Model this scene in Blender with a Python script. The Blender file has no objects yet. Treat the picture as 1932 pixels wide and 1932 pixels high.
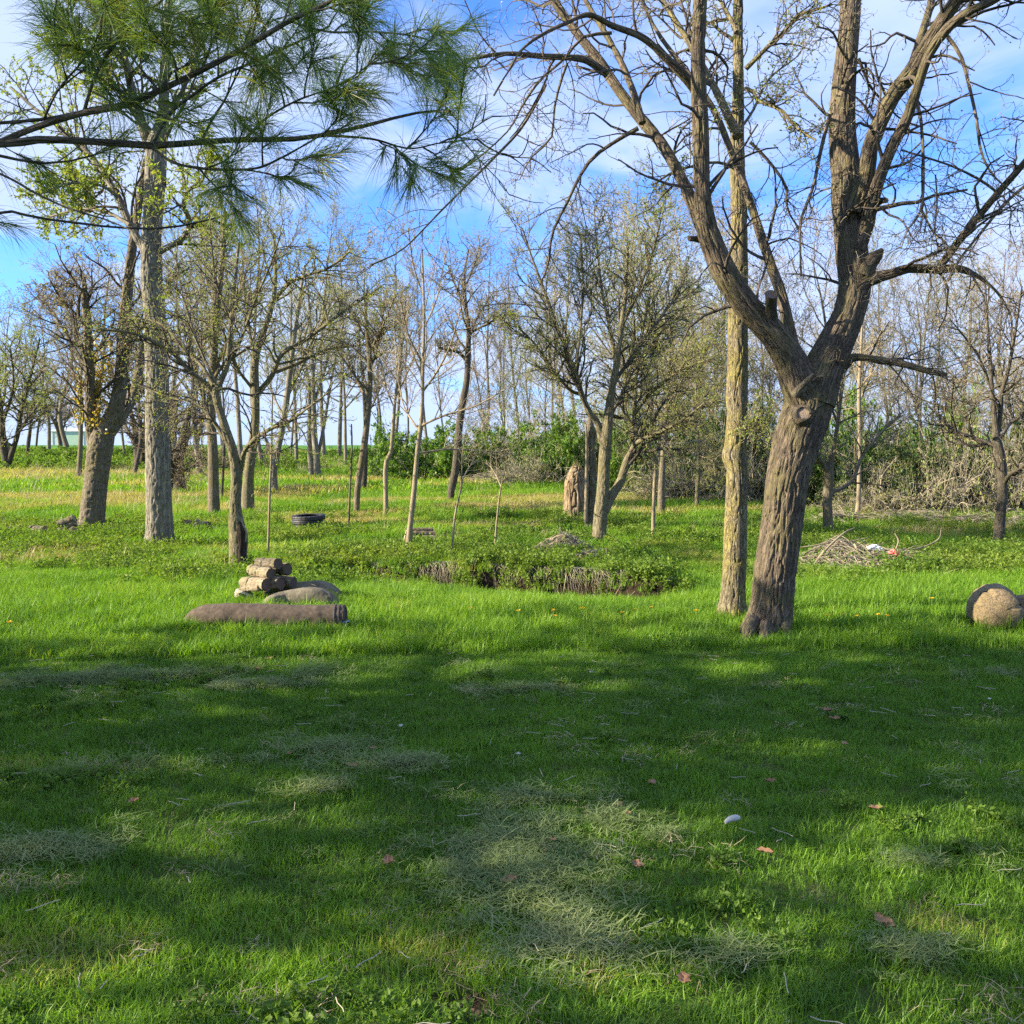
import bpy, math, random
import numpy as np
from mathutils import Vector

# ------------------------------------------------------------------ camera, world, sun
scene = bpy.context.scene
COL = scene.collection
EYE = 1.6
FPX = 1787.0                       # focal length in units of the 1932-wide working frame
PITCH = math.atan(96.0 / FPX)      # looking slightly down
cam_d = bpy.data.cameras.new('camera')
cam_d.sensor_fit = 'HORIZONTAL'
cam_d.sensor_width = 36.0
cam_d.lens = 36.0 * FPX / 1932.0
cam_d.clip_start = 0.05
cam_d.clip_end = 2000.0
cam = bpy.data.objects.new('camera', cam_d)
COL.objects.link(cam)
cam.location = (0, 0, EYE)
cam.rotation_euler = (math.radians(90) - PITCH, 0, 0)
scene.camera = cam

SUN_EL = math.radians(23)
SUN_VEC = Vector((-0.985, -0.17, 0)).normalized() * math.cos(SUN_EL) + Vector((0, 0, math.sin(SUN_EL)))
sun_d = bpy.data.lights.new('sun', 'SUN')
sun_d.energy = 4.0
sun_d.angle = math.radians(0.53)
sun_d.color = (1.0, 0.87, 0.66)
sun = bpy.data.objects.new('sun', sun_d)
COL.objects.link(sun)
sun.rotation_euler = SUN_VEC.to_track_quat('Z', 'Y').to_euler()

world = bpy.data.worlds.new('World')
scene.world = world
world.use_nodes = True
scene.view_settings.view_transform = 'Standard'
scene.view_settings.look = 'None'
scene.view_settings.gamma = 1.0
scene.view_settings.use_curve_mapping = False
scene.view_settings.exposure = 2.0
scene.cycles.max_bounces = 6
scene.cycles.diffuse_bounces = 3
scene.cycles.glossy_bounces = 1
scene.cycles.transmission_bounces = 3
scene.cycles.transparent_max_bounces = 4
scene.cycles.use_adaptive_sampling = True
scene.cycles.adaptive_threshold = 0.02
scene.cycles.use_denoising = False


class NT:
    """tiny helper for node trees"""
    def __init__(self, tree):
        self.t = tree
        tree.nodes.clear()

    def n(self, typ, ins=None, **kw):
        nd = self.t.nodes.new(typ)
        for k, v in kw.items():
            setattr(nd, k, v)
        for k, v in (ins or {}).items():
            s = nd.inputs[k]
            if isinstance(v, bpy.types.NodeSocket):
                self.t.links.new(v, s)
            else:
                s.default_value = v
        return nd

    def math(self, op, a, b=0.0, c=0.0, clamp=False):
        m = self.n('ShaderNodeMath', {0: a, 1: b, 2: c}, operation=op)
        m.use_clamp = clamp
        return m.outputs[0]

    def mix(self, f, a, b, blend='MIX'):
        m = self.n('ShaderNodeMix', {0: f}, data_type='RGBA', blend_type=blend)
        for s, v in ((m.inputs[6], a), (m.inputs[7], b)):
            if isinstance(v, bpy.types.NodeSocket):
                self.t.links.new(v, s)
            else:
                s.default_value = (*v, 1) if len(v) == 3 else v
        return m.outputs[2]

    def ramp(self, f, stops):
        r = self.n('ShaderNodeValToRGB', {0: f})
        cr = r.color_ramp
        while len(cr.elements) < len(stops):
            cr.elements.new(0.5)
        for e, (p, c) in zip(cr.elements, stops):
            e.position = p
            e.color = (*c, 1) if not isinstance(c, float) else (c, c, c, 1)
        return r.outputs[0]

    def noise(self, vec, scale, detail=3.0, rough=0.55, dist=0.0):
        return self.n('ShaderNodeTexNoise', {'Vector': vec, 'Scale': scale, 'Detail': detail,
                                             'Roughness': rough, 'Distortion': dist}).outputs[0]


# sky: Nishita with thin soft clouds drifting across it
w = NT(world.node_tree)
sky = w.n('ShaderNodeTexSky', sky_type='NISHITA', sun_disc=False, sun_elevation=SUN_EL,
          sun_rotation=math.atan2(SUN_VEC.x, SUN_VEC.y), air_density=1.0, dust_density=0.6, ozone_density=2.2)
tc = w.n('ShaderNodeTexCoord').outputs['Generated']
sep = w.n('ShaderNodeSeparateXYZ', {0: tc})
zz = w.math('ADD', w.math('MAXIMUM', sep.outputs[2], 0.0), 0.16)
cx = w.math('DIVIDE', sep.outputs[0], zz)
cy = w.math('DIVIDE', sep.outputs[1], zz)
cv = w.n('ShaderNodeCombineXYZ', {0: cx, 1: w.math('MULTIPLY', cy, 0.9), 2: 3.7}).outputs[0]
c1 = w.noise(cv, 0.9, 6.0, 0.56, 0.9)
c2 = w.noise(cv, 2.6, 4.0, 0.6, 0.3)
cc = w.math('ADD', w.math('MULTIPLY', c1, 0.8), w.math('MULTIPLY', c2, 0.2))
lowcl = w.math('MULTIPLY', w.math('SUBTRACT', 0.20, sep.outputs[2], clamp=True), 0.9)   # more cloud low over the land
cc = w.math('ADD', cc, lowcl)
cf = w.n('ShaderNodeMapRange', {0: cc, 1: 0.40, 2: 0.57, 3: 0.0, 4: 0.92}, interpolation_type='SMOOTHSTEP').outputs[0]
skyc = w.mix(1.0, sky.outputs[0], (0.22, 0.385, 0.70), 'MULTIPLY')
col = w.mix(cf, skyc, (1.28, 1.55, 2.2))
bg = w.n('ShaderNodeBackground', {0: col, 1: 0.148})
out = w.n('ShaderNodeOutputWorld', {0: bg.outputs[0]})

# ------------------------------------------------------------------ numbers
rng = np.random.default_rng(7)
SP, CP = math.sin(PITCH), math.cos(PITCH)


def at(px, py, Y):
    """world point seen at (px, py) of the 1932 frame at distance Y in front of the camera"""
    a = (px - 966.0) / FPX
    b = (966.0 - py) / FPX
    d = np.array([a, CP + b * SP, -SP + b * CP])
    return np.array([0, 0, EYE]) + d * (Y / d[1])


def hash3(ix, iy, iz):
    h = (ix.astype(np.int64) * 374761393 + iy.astype(np.int64) * 668265263 + iz.astype(np.int64) * 2147483647 + 1013904223) & 0xffffffff
    h = ((h ^ (h >> 13)) * 1274126177) & 0xffffffff
    h = (h ^ (h >> 16)) & 0xffffffff
    h = (h * 2246822519) & 0xffffffff
    h = h ^ (h >> 15)
    return (h & 0xffff) / 65535.0 * 2 - 1


def vnoise(p):
    """value noise, p (...,3) -> (-1..1)"""
    i = np.floor(p).astype(np.int64)
    f = p - i
    f = f * f * (3 - 2 * f)
    r = 0
    for dx in (0, 1):
        for dy in (0, 1):
            for dz in (0, 1):
                wgt = (f[..., 0] if dx else 1 - f[..., 0]) * (f[..., 1] if dy else 1 - f[..., 1]) * (f[..., 2] if dz else 1 - f[..., 2])
                r = r + wgt * hash3(i[..., 0] + dx, i[..., 1] + dy, i[..., 2] + dz)
    return r


def fbm(p, o=4):
    r, a, s = 0, 1.0, 0
    for k in range(o):
        r = r + a * vnoise(p * (2 ** k) + 17.3 * k)
        s += a
        a *= 0.5
    return r / s


def n2(x, y, sc, o=3, seed=0.0):
    return fbm(np.stack([x * sc, y * sc, np.full_like(x, seed)], -1), o)


def sm(a, b, x):
    t = np.clip((x - a) / (b - a), 0, 1)
    return t * t * (3 - 2 * t)


PY = np.array([-50, 16, 22, 30, 45, 70, 110, 170, 500.])
PZ = np.array([0, 0, 0.08, 0.35, 0.9, 1.95, 3.45, 3.9, 4.0])


def ditch(x, y):
    yn = 11.95 - 0.42 * x
    s = y - yn
    wgt = sm(-4.5, -0.7, x) ** 1.5 * (1 - sm(1.2, 2.6, x))
    return s, wgt


def terr(x, y):
    x = np.asarray(x, float)
    y = np.asarray(y, float)
    z = np.interp(y + 1.5 * np.sin(x * 0.13), PY, PZ)
    z = z + 0.05 * n2(x, y, 0.35, 2, 5.1) * sm(6, 12, y) + 0.012 * n2(x, y, 1.7, 2, 9.1)
    z = z + 0.10 * n2(x, y, 0.16, 2, 2.2) * sm(16, 30, y)
    s, wg = ditch(x, y)
    lip = -0.12 * sm(-2.0, 0, s)
    drop = -0.40 * sm(0.0, 0.35, s)
    face = 0.64 * sm(0.82, 1.12, s + 0.22 * n2(x, y, 1.7, 3, 3.3))
    away = -0.07 * sm(1.6, 4.0, s)
    z = z + wg * (lip + drop + face + away)
    return z


def gp(px, py):
    """where the sight line through (px,py) meets the ground"""
    ys = np.concatenate([np.arange(1.0, 30, 0.03), np.arange(30, 200, 0.2)])
    a = (px - 966.0) / FPX
    b = (966.0 - py) / FPX
    dy, dz = CP + b * SP, -SP + b * CP
    xs = a / dy * ys
    zs = EYE + dz / dy * ys
    g = terr(xs, ys)
    k = np.argmax(zs < g) if (zs < g).any() else len(ys) - 1
    return np.array([xs[k], ys[k], g[k]])


# ------------------------------------------------------------------ mesh helpers
def make_mesh(name, V, Fs, mats, smooth=True, bk=None, tint=None, fmat=None):
    me = bpy.data.meshes.new(name)
    V = np.asarray(V, np.float32)
    me.vertices.add(len(V))
    me.vertices.foreach_set('co', V.ravel())
    Fs = [np.asarray(f, np.int32) for f in Fs if len(f)]
    nl = sum(f.size for f in Fs)
    npoly = sum(len(f) for f in Fs)
    me.loops.add(nl)
    me.polygons.add(npoly)
    li = np.concatenate([f.ravel() for f in Fs])
    tot = np.concatenate([np.full(len(f), f.shape[1], np.int32) for f in Fs])
    st = np.concatenate([[0], np.cumsum(tot)[:-1]]).astype(np.int32)
    me.loops.foreach_set('vertex_index', li)
    me.polygons.foreach_set('loop_start', st)
    me.polygons.foreach_set('loop_total', tot)
    me.polygons.foreach_set('use_smooth', np.full(npoly, smooth))
    for m in (mats if isinstance(mats, (list, tuple)) else [mats]):
        me.materials.append(m)
    if fmat is not None:
        me.polygons.foreach_set('material_index', np.asarray(fmat, np.int32))
    if bk is not None:
        a = me.attributes.new('bk', 'FLOAT_VECTOR', 'POINT')
        a.data.foreach_set('vector', np.asarray(bk, np.float32).ravel())
    if tint is not None:
        a = me.attributes.new('tint', 'FLOAT', 'POINT')
        a.data.foreach_set('value', np.asarray(tint, np.float32).ravel())
    me.update(calc_edges=True)
    return me


def obj(name, me, parent=None, kind=None):
    o = bpy.data.objects.new(name, me)
    COL.objects.link(o)
    if parent is not None:
        o.parent = parent
    if kind:
        o['kind'] = kind
    return o


def tag(o, label, cat, group=None):
    o['label'] = label
    o['category'] = cat
    if group:
        o['group'] = group
    return o


def thing(name, loc, label, cat, group=None):
    o = bpy.data.objects.new(name, None)
    o.empty_display_size = 0.2
    COL.objects.link(o)
    o.location = tuple(float(c) for c in loc)
    return tag(o, label, cat, group)


def norm(v):
    return v / np.maximum(np.linalg.norm(v, axis=-1, keepdims=True), 1e-9)


def frames(P):
    T = norm(np.gradient(P, axis=1))
    m = norm(P[:, -1] - P[:, 0] + 1e-6)
    ref = np.where(np.abs(m[:, 2:3]) > 0.75, np.array([[0.13, 0.98, 0.1]]), np.array([[0.05, 0.1, 0.99]]))
    ref = np.repeat(ref[:, None, :], P.shape[1], 1)
    U = norm(np.cross(T, ref))
    W = np.cross(T, U)
    return T, U, W


class Buf:
    """collects tubes, leaves and other pieces into one mesh"""
    def __init__(self):
        self.V, self.Q, self.T, self.B, self.t = [], [], [], [], []
        self.n = 0

    def add(self, V, Q=None, T=None, bk=None, tint=None):
        V = np.asarray(V, float).reshape(-1, 3)
        if Q is not None and len(Q):
            self.Q.append(np.asarray(Q).reshape(-1, 4) + self.n)
        if T is not None and len(T):
            self.T.append(np.asarray(T).reshape(-1, 3) + self.n)
        self.V.append(V)
        self.B.append(V if bk is None else np.asarray(bk).reshape(-1, 3))
        self.t.append(np.zeros(len(V)) if tint is None else np.asarray(tint).reshape(-1))
        self.n += len(V)

    def tubes(self, P, R, k=4, disp=None, cap=False, tint=None):
        P = np.asarray(P, float)
        R = np.asarray(R, float)
        if P.ndim == 2:
            P, R = P[None], R[None]
        N, n, _ = P.shape
        if N == 0:
            return
        T, U, W = frames(P)
        th = np.arange(k) * 2 * np.pi / k
        c, s = np.cos(th), np.sin(th)
        seg = np.linalg.norm(np.diff(P, axis=1), axis=2)
        S = np.concatenate([np.zeros((N, 1)), np.cumsum(seg, 1)], 1)
        off = rng.random((N, 1)) * 50
        radial = U[:, :, None, :] * c[None, None, :, None] + W[:, :, None, :] * s[None, None, :, None]
        Rk = np.repeat(R[:, :, None], k, 2)
        bk = np.stack([c * Rk, s * Rk, np.repeat((S + off)[:, :, None], k, 2)], -1)
        if disp is not None:
            Rk = Rk + disp(bk, Rk)
        V = P[:, :, None, :] + radial * Rk[..., None]
        base = (np.arange(N) * n * k)[:, None, None]
        i = np.arange(n - 1)[None, :, None] * k
        j = np.arange(k)[None, None, :]
        j2 = (j + 1) % k
        Q = np.stack([base + i + j, base + i + j2, base + i + k + j2, base + i + k + j], -1)
        tt = None
        if tint is not None:
            tt = np.repeat(np.asarray(tint, float), n * k)
        self.add(V, Q, bk=bk, tint=tt)
        if cap:
            for row in (0, n - 1):
                Vc = np.concatenate([P[:, row][:, None], V[:, row]], 1)
                b = (np.arange(N) * (k + 1))[:, None]
                a1 = 1 + np.arange(k)[None]
                a2 = 1 + (np.arange(k)[None] + 1) % k
                tri = np.stack([np.broadcast_to(b, (N, k)), b + a1, b + a2], -1)
                if row == 0:
                    tri = tri[..., ::-1]
                self.add(Vc, T=tri)

    def leaves(self, C, size, aspect=0.5, D=None, droop=0.0, spread=1.0):
        """rhombic leaves with a point; C centres (N,3)"""
        N = len(C)
        if not N:
            return
        a = norm(rng.normal(size=(N, 3)) * spread + (0 if D is None else D) + np.array([0, 0, -droop]))
        b = norm(np.cross(a, rng.normal(size=(N, 3))))
        L = (size * rng.uniform(0.6, 1.25, N))[:, None]
        Wd = L * aspect * 0.5
        nn = np.cross(a, b)
        p0, p2 = C, C + a * L
        m = C + a * L * 0.45
        V = np.stack([p0, m + b * Wd + nn * L * .08, p2, m - b * Wd + nn * L * .08], 1)
        Q = np.arange(N * 4).reshape(N, 4)
        self.add(V, Q, tint=np.repeat(rng.random(N), 4))

    def mesh(self, name, mats, smooth=True, fmat=None):
        V = np.concatenate(self.V)
        Fs = []
        if self.Q:
            Fs.append(np.concatenate(self.Q))
        if self.T:
            Fs.append(np.concatenate(self.T))
        return make_mesh(name, V, Fs, mats, smooth, np.concatenate(self.B), np.concatenate(self.t), fmat)


def catmull(P, n):
    P = np.asarray(P, float)
    if len(P) == 2:
        t = np.linspace(0, 1, n)[:, None]
        return P[0] * (1 - t) + P[1] * t
    Q = np.concatenate([[2 * P[0] - P[1]], P, [2 * P[-1] - P[-2]]])
    d = np.concatenate([[0], np.cumsum(np.maximum(np.linalg.norm(np.diff(P[:, :3], axis=0), axis=1), 1e-4))])
    u = np.linspace(0, d[-1], n)
    k = np.clip(np.searchsorted(d, u, side='right') - 1, 0, len(P) - 2)
    t = ((u - d[k]) / (d[k + 1] - d[k]))[:, None]
    a, b, c, e = Q[k], Q[k + 1], Q[k + 2], Q[k + 3]
    return 0.5 * ((2 * b) + (-a + c) * t + (2 * a - 5 * b + 4 * c - e) * t ** 2 + (-a + 3 * b - 3 * c + e) * t ** 3)


def resamp(P, R, n):
    q = catmull(np.concatenate([P, R[:, None]], 1), n)
    return q[:, :3], np.maximum(q[:, 3], 0.0005)


def spawn(Ps, Rs, k, t0=0.2, t1=1.0, ang=(35, 60), lr=0.5, rr=0.6, n=6, up=0.1, wig=0.15, rmin=0.003, rtip=0.35, decay=0.5, lmax=9.0, lmin=0.0, flat=0.0, at_tip=False):
    """children grown off a batch of parent branches"""
    N, m, _ = Ps.shape
    if N == 0 or k == 0:
        return np.zeros((0, n, 3)), np.zeros((0, n))
    seg = np.linalg.norm(np.diff(Ps, axis=1), axis=2)
    L = np.repeat(seg.sum(1), k)
    idx = np.repeat(np.arange(N), k)
    jj = np.tile(np.arange(k), N)
    t = t0 + (t1 - t0) * (jj + rng.random(N * k)) / k
    if at_tip:
        t = np.where(jj == k - 1, 0.999, t)
    f = t * (m - 1)
    i0 = np.clip(f.astype(int), 0, m - 2)
    fr = (f - i0)[:, None]
    pos = Ps[idx, i0] * (1 - fr) + Ps[idx, i0 + 1] * fr
    r0 = (Rs[idx, i0] * (1 - fr[:, 0]) + Rs[idx, i0 + 1] * fr[:, 0])
    tan = norm(Ps[idx, i0 + 1] - Ps[idx, i0])
    per = norm(np.cross(tan, rng.normal(size=tan.shape)))
    az = jj * 2.4 + rng.random(N * k) * 1.3 + np.repeat(rng.random(N) * 6.28, k)
    e1 = norm(np.cross(tan, np.array([0.31, 0.22, 0.93])))
    e2 = np.cross(tan, e1)
    per = e1 * np.cos(az)[:, None] + e2 * np.sin(az)[:, None]
    if flat:
        per[:, 2] *= (1 - flat)
        per = norm(per)
    an = np.radians(rng.uniform(ang[0], ang[1], N * k))[:, None]
    d = norm(tan * np.cos(an) + per * np.sin(an))
    ln = np.clip(L * lr * (1 - decay * (t - t0) / max(t1 - t0, 1e-3)) * rng.uniform(0.55, 1.2, N * k), lmin, lmax)
    rs = np.maximum(np.minimum(r0 * rr, ln * 0.022 + rmin), rmin)
    P = np.zeros((N * k, n, 3))
    P[:, 0] = pos
    step = (ln / (n - 1))[:, None]
    curl = rng.normal(size=d.shape) * wig * 0.5
    for q in range(1, n):
        d = norm(d + curl + rng.normal(size=d.shape) * wig + np.array([0, 0, up]))
        P[:, q] = P[:, q - 1] + d * step
    R = rs[:, None] * np.linspace(1, rtip, n)[None]
    return P, np.maximum(R, rmin * 0.6)


# ------------------------------------------------------------------ materials
def newmat(name):
    m = bpy.data.materials.new(name)
    m.use_nodes = True
    return m, NT(m.node_tree)


def bark_mat(name, ca, cb, moss=None, moss_amt=0.0, sx=26.0, stretch=0.2, bump=0.6, rough=0.9):
    m, t = newmat(name)
    bk = t.n('ShaderNodeAttribute', attribute_name='bk').outputs['Vector']
    mp = t.n('ShaderNodeMapping', {0: bk, 3: (sx, sx, sx * stretch)}).outputs[0]
    n1 = t.noise(mp, 1.0, 3.0, 0.6, 0.4)
    crack = t.n('ShaderNodeMapRange', {0: t.math('ABSOLUTE', t.math('SUBTRACT', n1, 0.5)), 1: 0.0, 2: 0.10, 3: 0.0, 4: 1.0}).outputs[0]
    fine = t.noise(bk, 90.0, 3.0, 0.6)
    pos = t.n('ShaderNodeNewGeometry').outputs['Position']
    big = t.noise(pos, 2.3, 4.0, 0.6)
    f = t.math('ADD', t.math('MULTIPLY', crack, 0.45), t.math('ADD', t.math('MULTIPLY', fine, 0.5), t.math('MULTIPLY', big, 0.35)))
    f = t.math('SUBTRACT', f, 0.22, clamp=True)
    c = t.mix(f, ca, cb)
    if moss is not None:
        mf = t.math('ADD', t.noise(pos, 4.0, 4.0, 0.65), t.math('MULTIPLY', fine, 0.25))
        mf = t.n('ShaderNodeMapRange', {0: mf, 1: 0.78 - 0.5 * moss_amt, 2: 0.92 - 0.5 * moss_amt, 3: 0.0, 4: 0.85}).outputs[0]
        c = t.mix(t.math('MULTIPLY', mf, t.math('ADD', 0.35, t.math('MULTIPLY', crack, 0.65))), c, moss)
    h = t.math('ADD', crack, t.math('MULTIPLY', fine, 0.5))
    bp = t.n('ShaderNodeBump', {'Height': h, 'Strength': bump, 'Distance': 0.012}).outputs[0]
    b = t.n('ShaderNodeBsdfPrincipled', {'Base Color': c, 'Roughness': rough, 'Normal': bp})
    b.inputs['Specular IOR Level'].default_value = 0.2
    t.n('ShaderNodeOutputMaterial', {0: b.outputs[0]})
    return m


def leaf_mat(name, stops, trans=0.4, rough=0.5, inst=False, patchy=0.0, gloss=0.06):
    """thin leaf: colour picked by the leaf's own tint; inst adds the clump's tint"""
    m, t = newmat(name)
    f = t.n('ShaderNodeAttribute', attribute_name='tint').outputs['Fac']
    if inst:
        g = t.n('ShaderNodeAttribute', attribute_name='ctint', attribute_type='INSTANCER').outputs['Fac']
        f = t.math('ADD', g, t.math('MULTIPLY', t.math('SUBTRACT', f, 0.5), 0.32), clamp=True)
    if patchy:
        pos = t.n('ShaderNodeNewGeometry').outputs['Position']
        f = t.math('ADD', f, t.math('MULTIPLY', t.math('SUBTRACT', t.noise(pos, 1.1, 2.0), 0.5), patchy), clamp=True)
    c = t.ramp(f, stops)
    d = t.n('ShaderNodeBsdfDiffuse', {0: c})
    tr = t.n('ShaderNodeBsdfTranslucent', {0: t.mix(1.0, c, (1.2, 1.25, 0.5), 'MULTIPLY')})
    ms = t.n('ShaderNodeMixShader', {0: trans, 1: d.outputs[0], 2: tr.outputs[0]})
    gl = t.n('ShaderNodeBsdfGlossy', {0: (1, 1, 1, 1), 1: rough})
    ms2 = t.n('ShaderNodeMixShader', {0: gloss, 1: ms.outputs[0], 2: gl.outputs[0]})
    t.n('ShaderNodeOutputMaterial', {0: ms2.outputs[0]})
    return m


def plain_mat(name, ca, cb, scale=8.0, rough=0.8, bump=0.3, bdist=0.01, coord='pos', detail=4.0, spec=0.25):
    m, t = newmat(name)
    if coord == 'pos':
        v = t.n('ShaderNodeNewGeometry').outputs['Position']
    else:
        v = t.n('ShaderNodeTexCoord').outputs['Object']
    n = t.noise(v, scale, detail, 0.65)
    f = t.n('ShaderNodeMapRange', {0: n, 1: 0.3, 2: 0.7}).outputs[0]
    c = t.mix(f, ca, cb)
    bp = t.n('ShaderNodeBump', {'Height': t.noise(v, scale * 4, 3.0, 0.6), 'Strength': bump, 'Distance': bdist}).outputs[0]
    b = t.n('ShaderNodeBsdfPrincipled', {'Base Color': c, 'Roughness': rough, 'Normal': bp})
    b.inputs['Specular IOR Level'].default_value = spec
    t.n('ShaderNodeOutputMaterial', {0: b.outputs[0]})
    return m


M = {}
M['walnut'] = bark_mat('furrowed_bark', (0.035, 0.028, 0.020), (0.215, 0.17, 0.12), (0.14, 0.125, 0.055), 0.38, 38, 0.16, 0.8)
M['limbbark'] = bark_mat('limb_bark', (0.04, 0.034, 0.027), (0.15, 0.125, 0.095), (0.13, 0.12, 0.06), 0.1, 34, 0.25, 0.6)
M['yellow'] = bark_mat('lichen_bark', (0.07, 0.055, 0.035), (0.29, 0.25, 0.155), (0.25, 0.215, 0.065), 0.42, 36, 0.26, 0.9)
M['grey'] = bark_mat('grey_bark', (0.08, 0.072, 0.055), (0.34, 0.31, 0.24), (0.16, 0.15, 0.08), 0.25, 24, 0.12, 0.8)
M['brown'] = bark_mat('brown_bark', (0.07, 0.058, 0.040), (0.26, 0.22, 0.155), (0.14, 0.12, 0.045), 0.35, 26, 0.2, 0.7)
M['dark'] = bark_mat('dark_bark', (0.04, 0.034, 0.025), (0.15, 0.13, 0.095), (0.07, 0.06, 0.04), 0.1, 24, 0.2, 0.8)
M['olive'] = bark_mat('olive_bark', (0.085, 0.075, 0.045), (0.28, 0.245, 0.15), (0.17, 0.15, 0.06), 0.3, 30, 0.16, 0.8)
M['hollowdark'] = bark_mat('painted_hollow', (0.012, 0.009, 0.007), (0.055, 0.04, 0.03), None, 0, 26, 0.1, 0.8)  # near-black colour stands in for the shade inside the trunk hollow
M['fibre'] = bark_mat('splintered_fibres', (0.13, 0.09, 0.05), (0.42, 0.32, 0.20), None, 0, 26, 0.04, 1.0)
M['pale'] = bark_mat('pale_bark', (0.16, 0.125, 0.08), (0.36, 0.30, 0.20), (0.2, 0.2, 0.08), 0.2, 40, 0.2, 0.3)
M['twig'] = bark_mat('twig_bark', (0.21, 0.18, 0.125), (0.42, 0.37, 0.26), None, 0, 40, 0.3, 0.2)
M['twigred'] = bark_mat('reddish_twig_bark', (0.20, 0.155, 0.105), (0.40, 0.32, 0.22), None, 0, 40, 0.3, 0.2)
M['twigolive'] = bark_mat('olive_twig_bark', (0.19, 0.17, 0.08), (0.38, 0.35, 0.17), None, 0, 40, 0.3, 0.2)
M['needle'] = leaf_mat('pine_needles', [(0.0, (0.07, 0.13, 0.045)), (0.5, (0.12, 0.20, 0.05)), (0.8, (0.20, 0.25, 0.05)), (1.0, (0.30, 0.22, 0.08))], 0.45, 0.45, gloss=0.03)
M['young'] = leaf_mat('young_leaves', [(0.0, (0.16, 0.23, 0.035)), (0.6, (0.25, 0.31, 0.05)), (1.0, (0.33, 0.31, 0.08))], 0.5, gloss=0.02)
M['gold'] = leaf_mat('golden_leaves', [(0.0, (0.30, 0.30, 0.04)), (0.6, (0.45, 0.33, 0.04)), (1.0, (0.42, 0.20, 0.05))], 0.5)
M['buds'] = leaf_mat('swelling_buds', [(0.0, (0.24, 0.20, 0.10)), (0.6, (0.30, 0.22, 0.13)), (1.0, (0.26, 0.27, 0.08))], 0.35, gloss=0.02)
M['shrub'] = leaf_mat('shrub_leaves', [(0.0, (0.06, 0.13, 0.015)), (0.5, (0.11, 0.22, 0.02)), (1.0, (0.19, 0.30, 0.03))], 0.45, gloss=0.02)
M['darkshrub'] = leaf_mat('dark_shrub_leaves', [(0.0, (0.025, 0.055, 0.015)), (0.6, (0.055, 0.10, 0.02)), (1.0, (0.10, 0.15, 0.03))], 0.3, gloss=0.02)
M['grass'] = leaf_mat('grass_blades', [(0.0, (0.06, 0.135, 0.014)), (0.35, (0.115, 0.235, 0.018)), (0.62, (0.20, 0.36, 0.022)), (0.8, (0.32, 0.34, 0.06)), (1.0, (0.44, 0.35, 0.19))], 0.45, 0.5, True, 0, 0.02)
M['clip'] = leaf_mat('grass_clippings', [(0.0, (0.12, 0.18, 0.05)), (0.6, (0.20, 0.25, 0.09)), (1.0, (0.34, 0.33, 0.17))], 0.2, 0.6, True, 0, 0.02)
M['weed'] = leaf_mat('weed_leaves', [(0.0, (0.06, 0.13, 0.015)), (0.5, (0.13, 0.22, 0.025)), (1.0, (0.22, 0.27, 0.04))], 0.45, 0.6, True, 0, 0.015)
M['straw'] = leaf_mat('straw_blades', [(0.0, (0.27, 0.21, 0.10)), (0.6, (0.38, 0.29, 0.16)), (1.0, (0.45, 0.36, 0.22))], 0.3, 0.5, True)
M['soil'] = plain_mat('dark_soil', (0.035, 0.025, 0.018), (0.10, 0.075, 0.05), 14, 0.95, 0.8, 0.03)
M['carpet'] = plain_mat('brown_carpet_backing', (0.055, 0.042, 0.032), (0.125, 0.095, 0.07), 30, 0.95, 0.5, 0.006)
M['tarp'] = plain_mat('grey_tan_cloth', (0.085, 0.075, 0.052), (0.19, 0.165, 0.115), 9, 0.9, 0.5, 0.01)
M['cream'] = plain_mat('cream_cloth', (0.30, 0.27, 0.20), (0.45, 0.40, 0.30), 7, 0.9, 0.4, 0.01)
M['rubber'] = plain_mat('black_rubber', (0.018, 0.018, 0.02), (0.035, 0.035, 0.038), 20, 0.55, 0.3, 0.004, spec=0.4)
M['bluerope'] = plain_mat('blue_plastic', (0.10, 0.18, 0.30), (0.16, 0.26, 0.42), 20, 0.5, 0.3, 0.004)
M['cutwood'] = plain_mat('cut_wood', (0.17, 0.115, 0.07), (0.30, 0.22, 0.14), 22, 0.85, 0.4, 0.004)
M['darkcut'] = plain_mat('weathered_cut_wood', (0.05, 0.032, 0.022), (0.12, 0.08, 0.055), 22, 0.9, 0.5, 0.004)
M['splitwood'] = plain_mat('split_wood', (0.36, 0.26, 0.16), (0.50, 0.38, 0.26), 18, 0.85, 0.4, 0.004)
M['plastic'] = plain_mat('white_plastic_film', (0.62, 0.65, 0.66), (0.8, 0.82, 0.82), 6, 0.35, 0.6, 0.02, spec=0.5)
M['pink'] = plain_mat('pink_plastic', (0.75, 0.13, 0.12), (0.85, 0.30, 0.22), 14, 0.5, 0.4, 0.01)
M['deadleaf'] = plain_mat('dead_leaf', (0.16, 0.075, 0.035), (0.32, 0.19, 0.11), 30, 0.8, 0.5, 0.004)
M['petal'] = plain_mat('yellow_petals', (0.75, 0.5, 0.02), (0.85, 0.62, 0.03), 60, 0.7, 0.2, 0.001)
M['fluff'] = plain_mat('seed_fluff', (0.34, 0.33, 0.29), (0.52, 0.51, 0.46), 60, 0.9, 0.2, 0.001)
M['stem'] = plain_mat('green_stem', (0.10, 0.19, 0.04), (0.16, 0.25, 0.06), 40, 0.7, 0.2, 0.001)
M['steel'] = plain_mat('pale_sheet_metal', (0.50, 0.56, 0.55), (0.58, 0.63, 0.62), 0.5, 0.5, 0.1, 0.01)
M['greenmetal'] = plain_mat('pale_green_metal', (0.36, 0.50, 0.36), (0.42, 0.55, 0.42), 2, 0.5, 0.1, 0.01)

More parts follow.
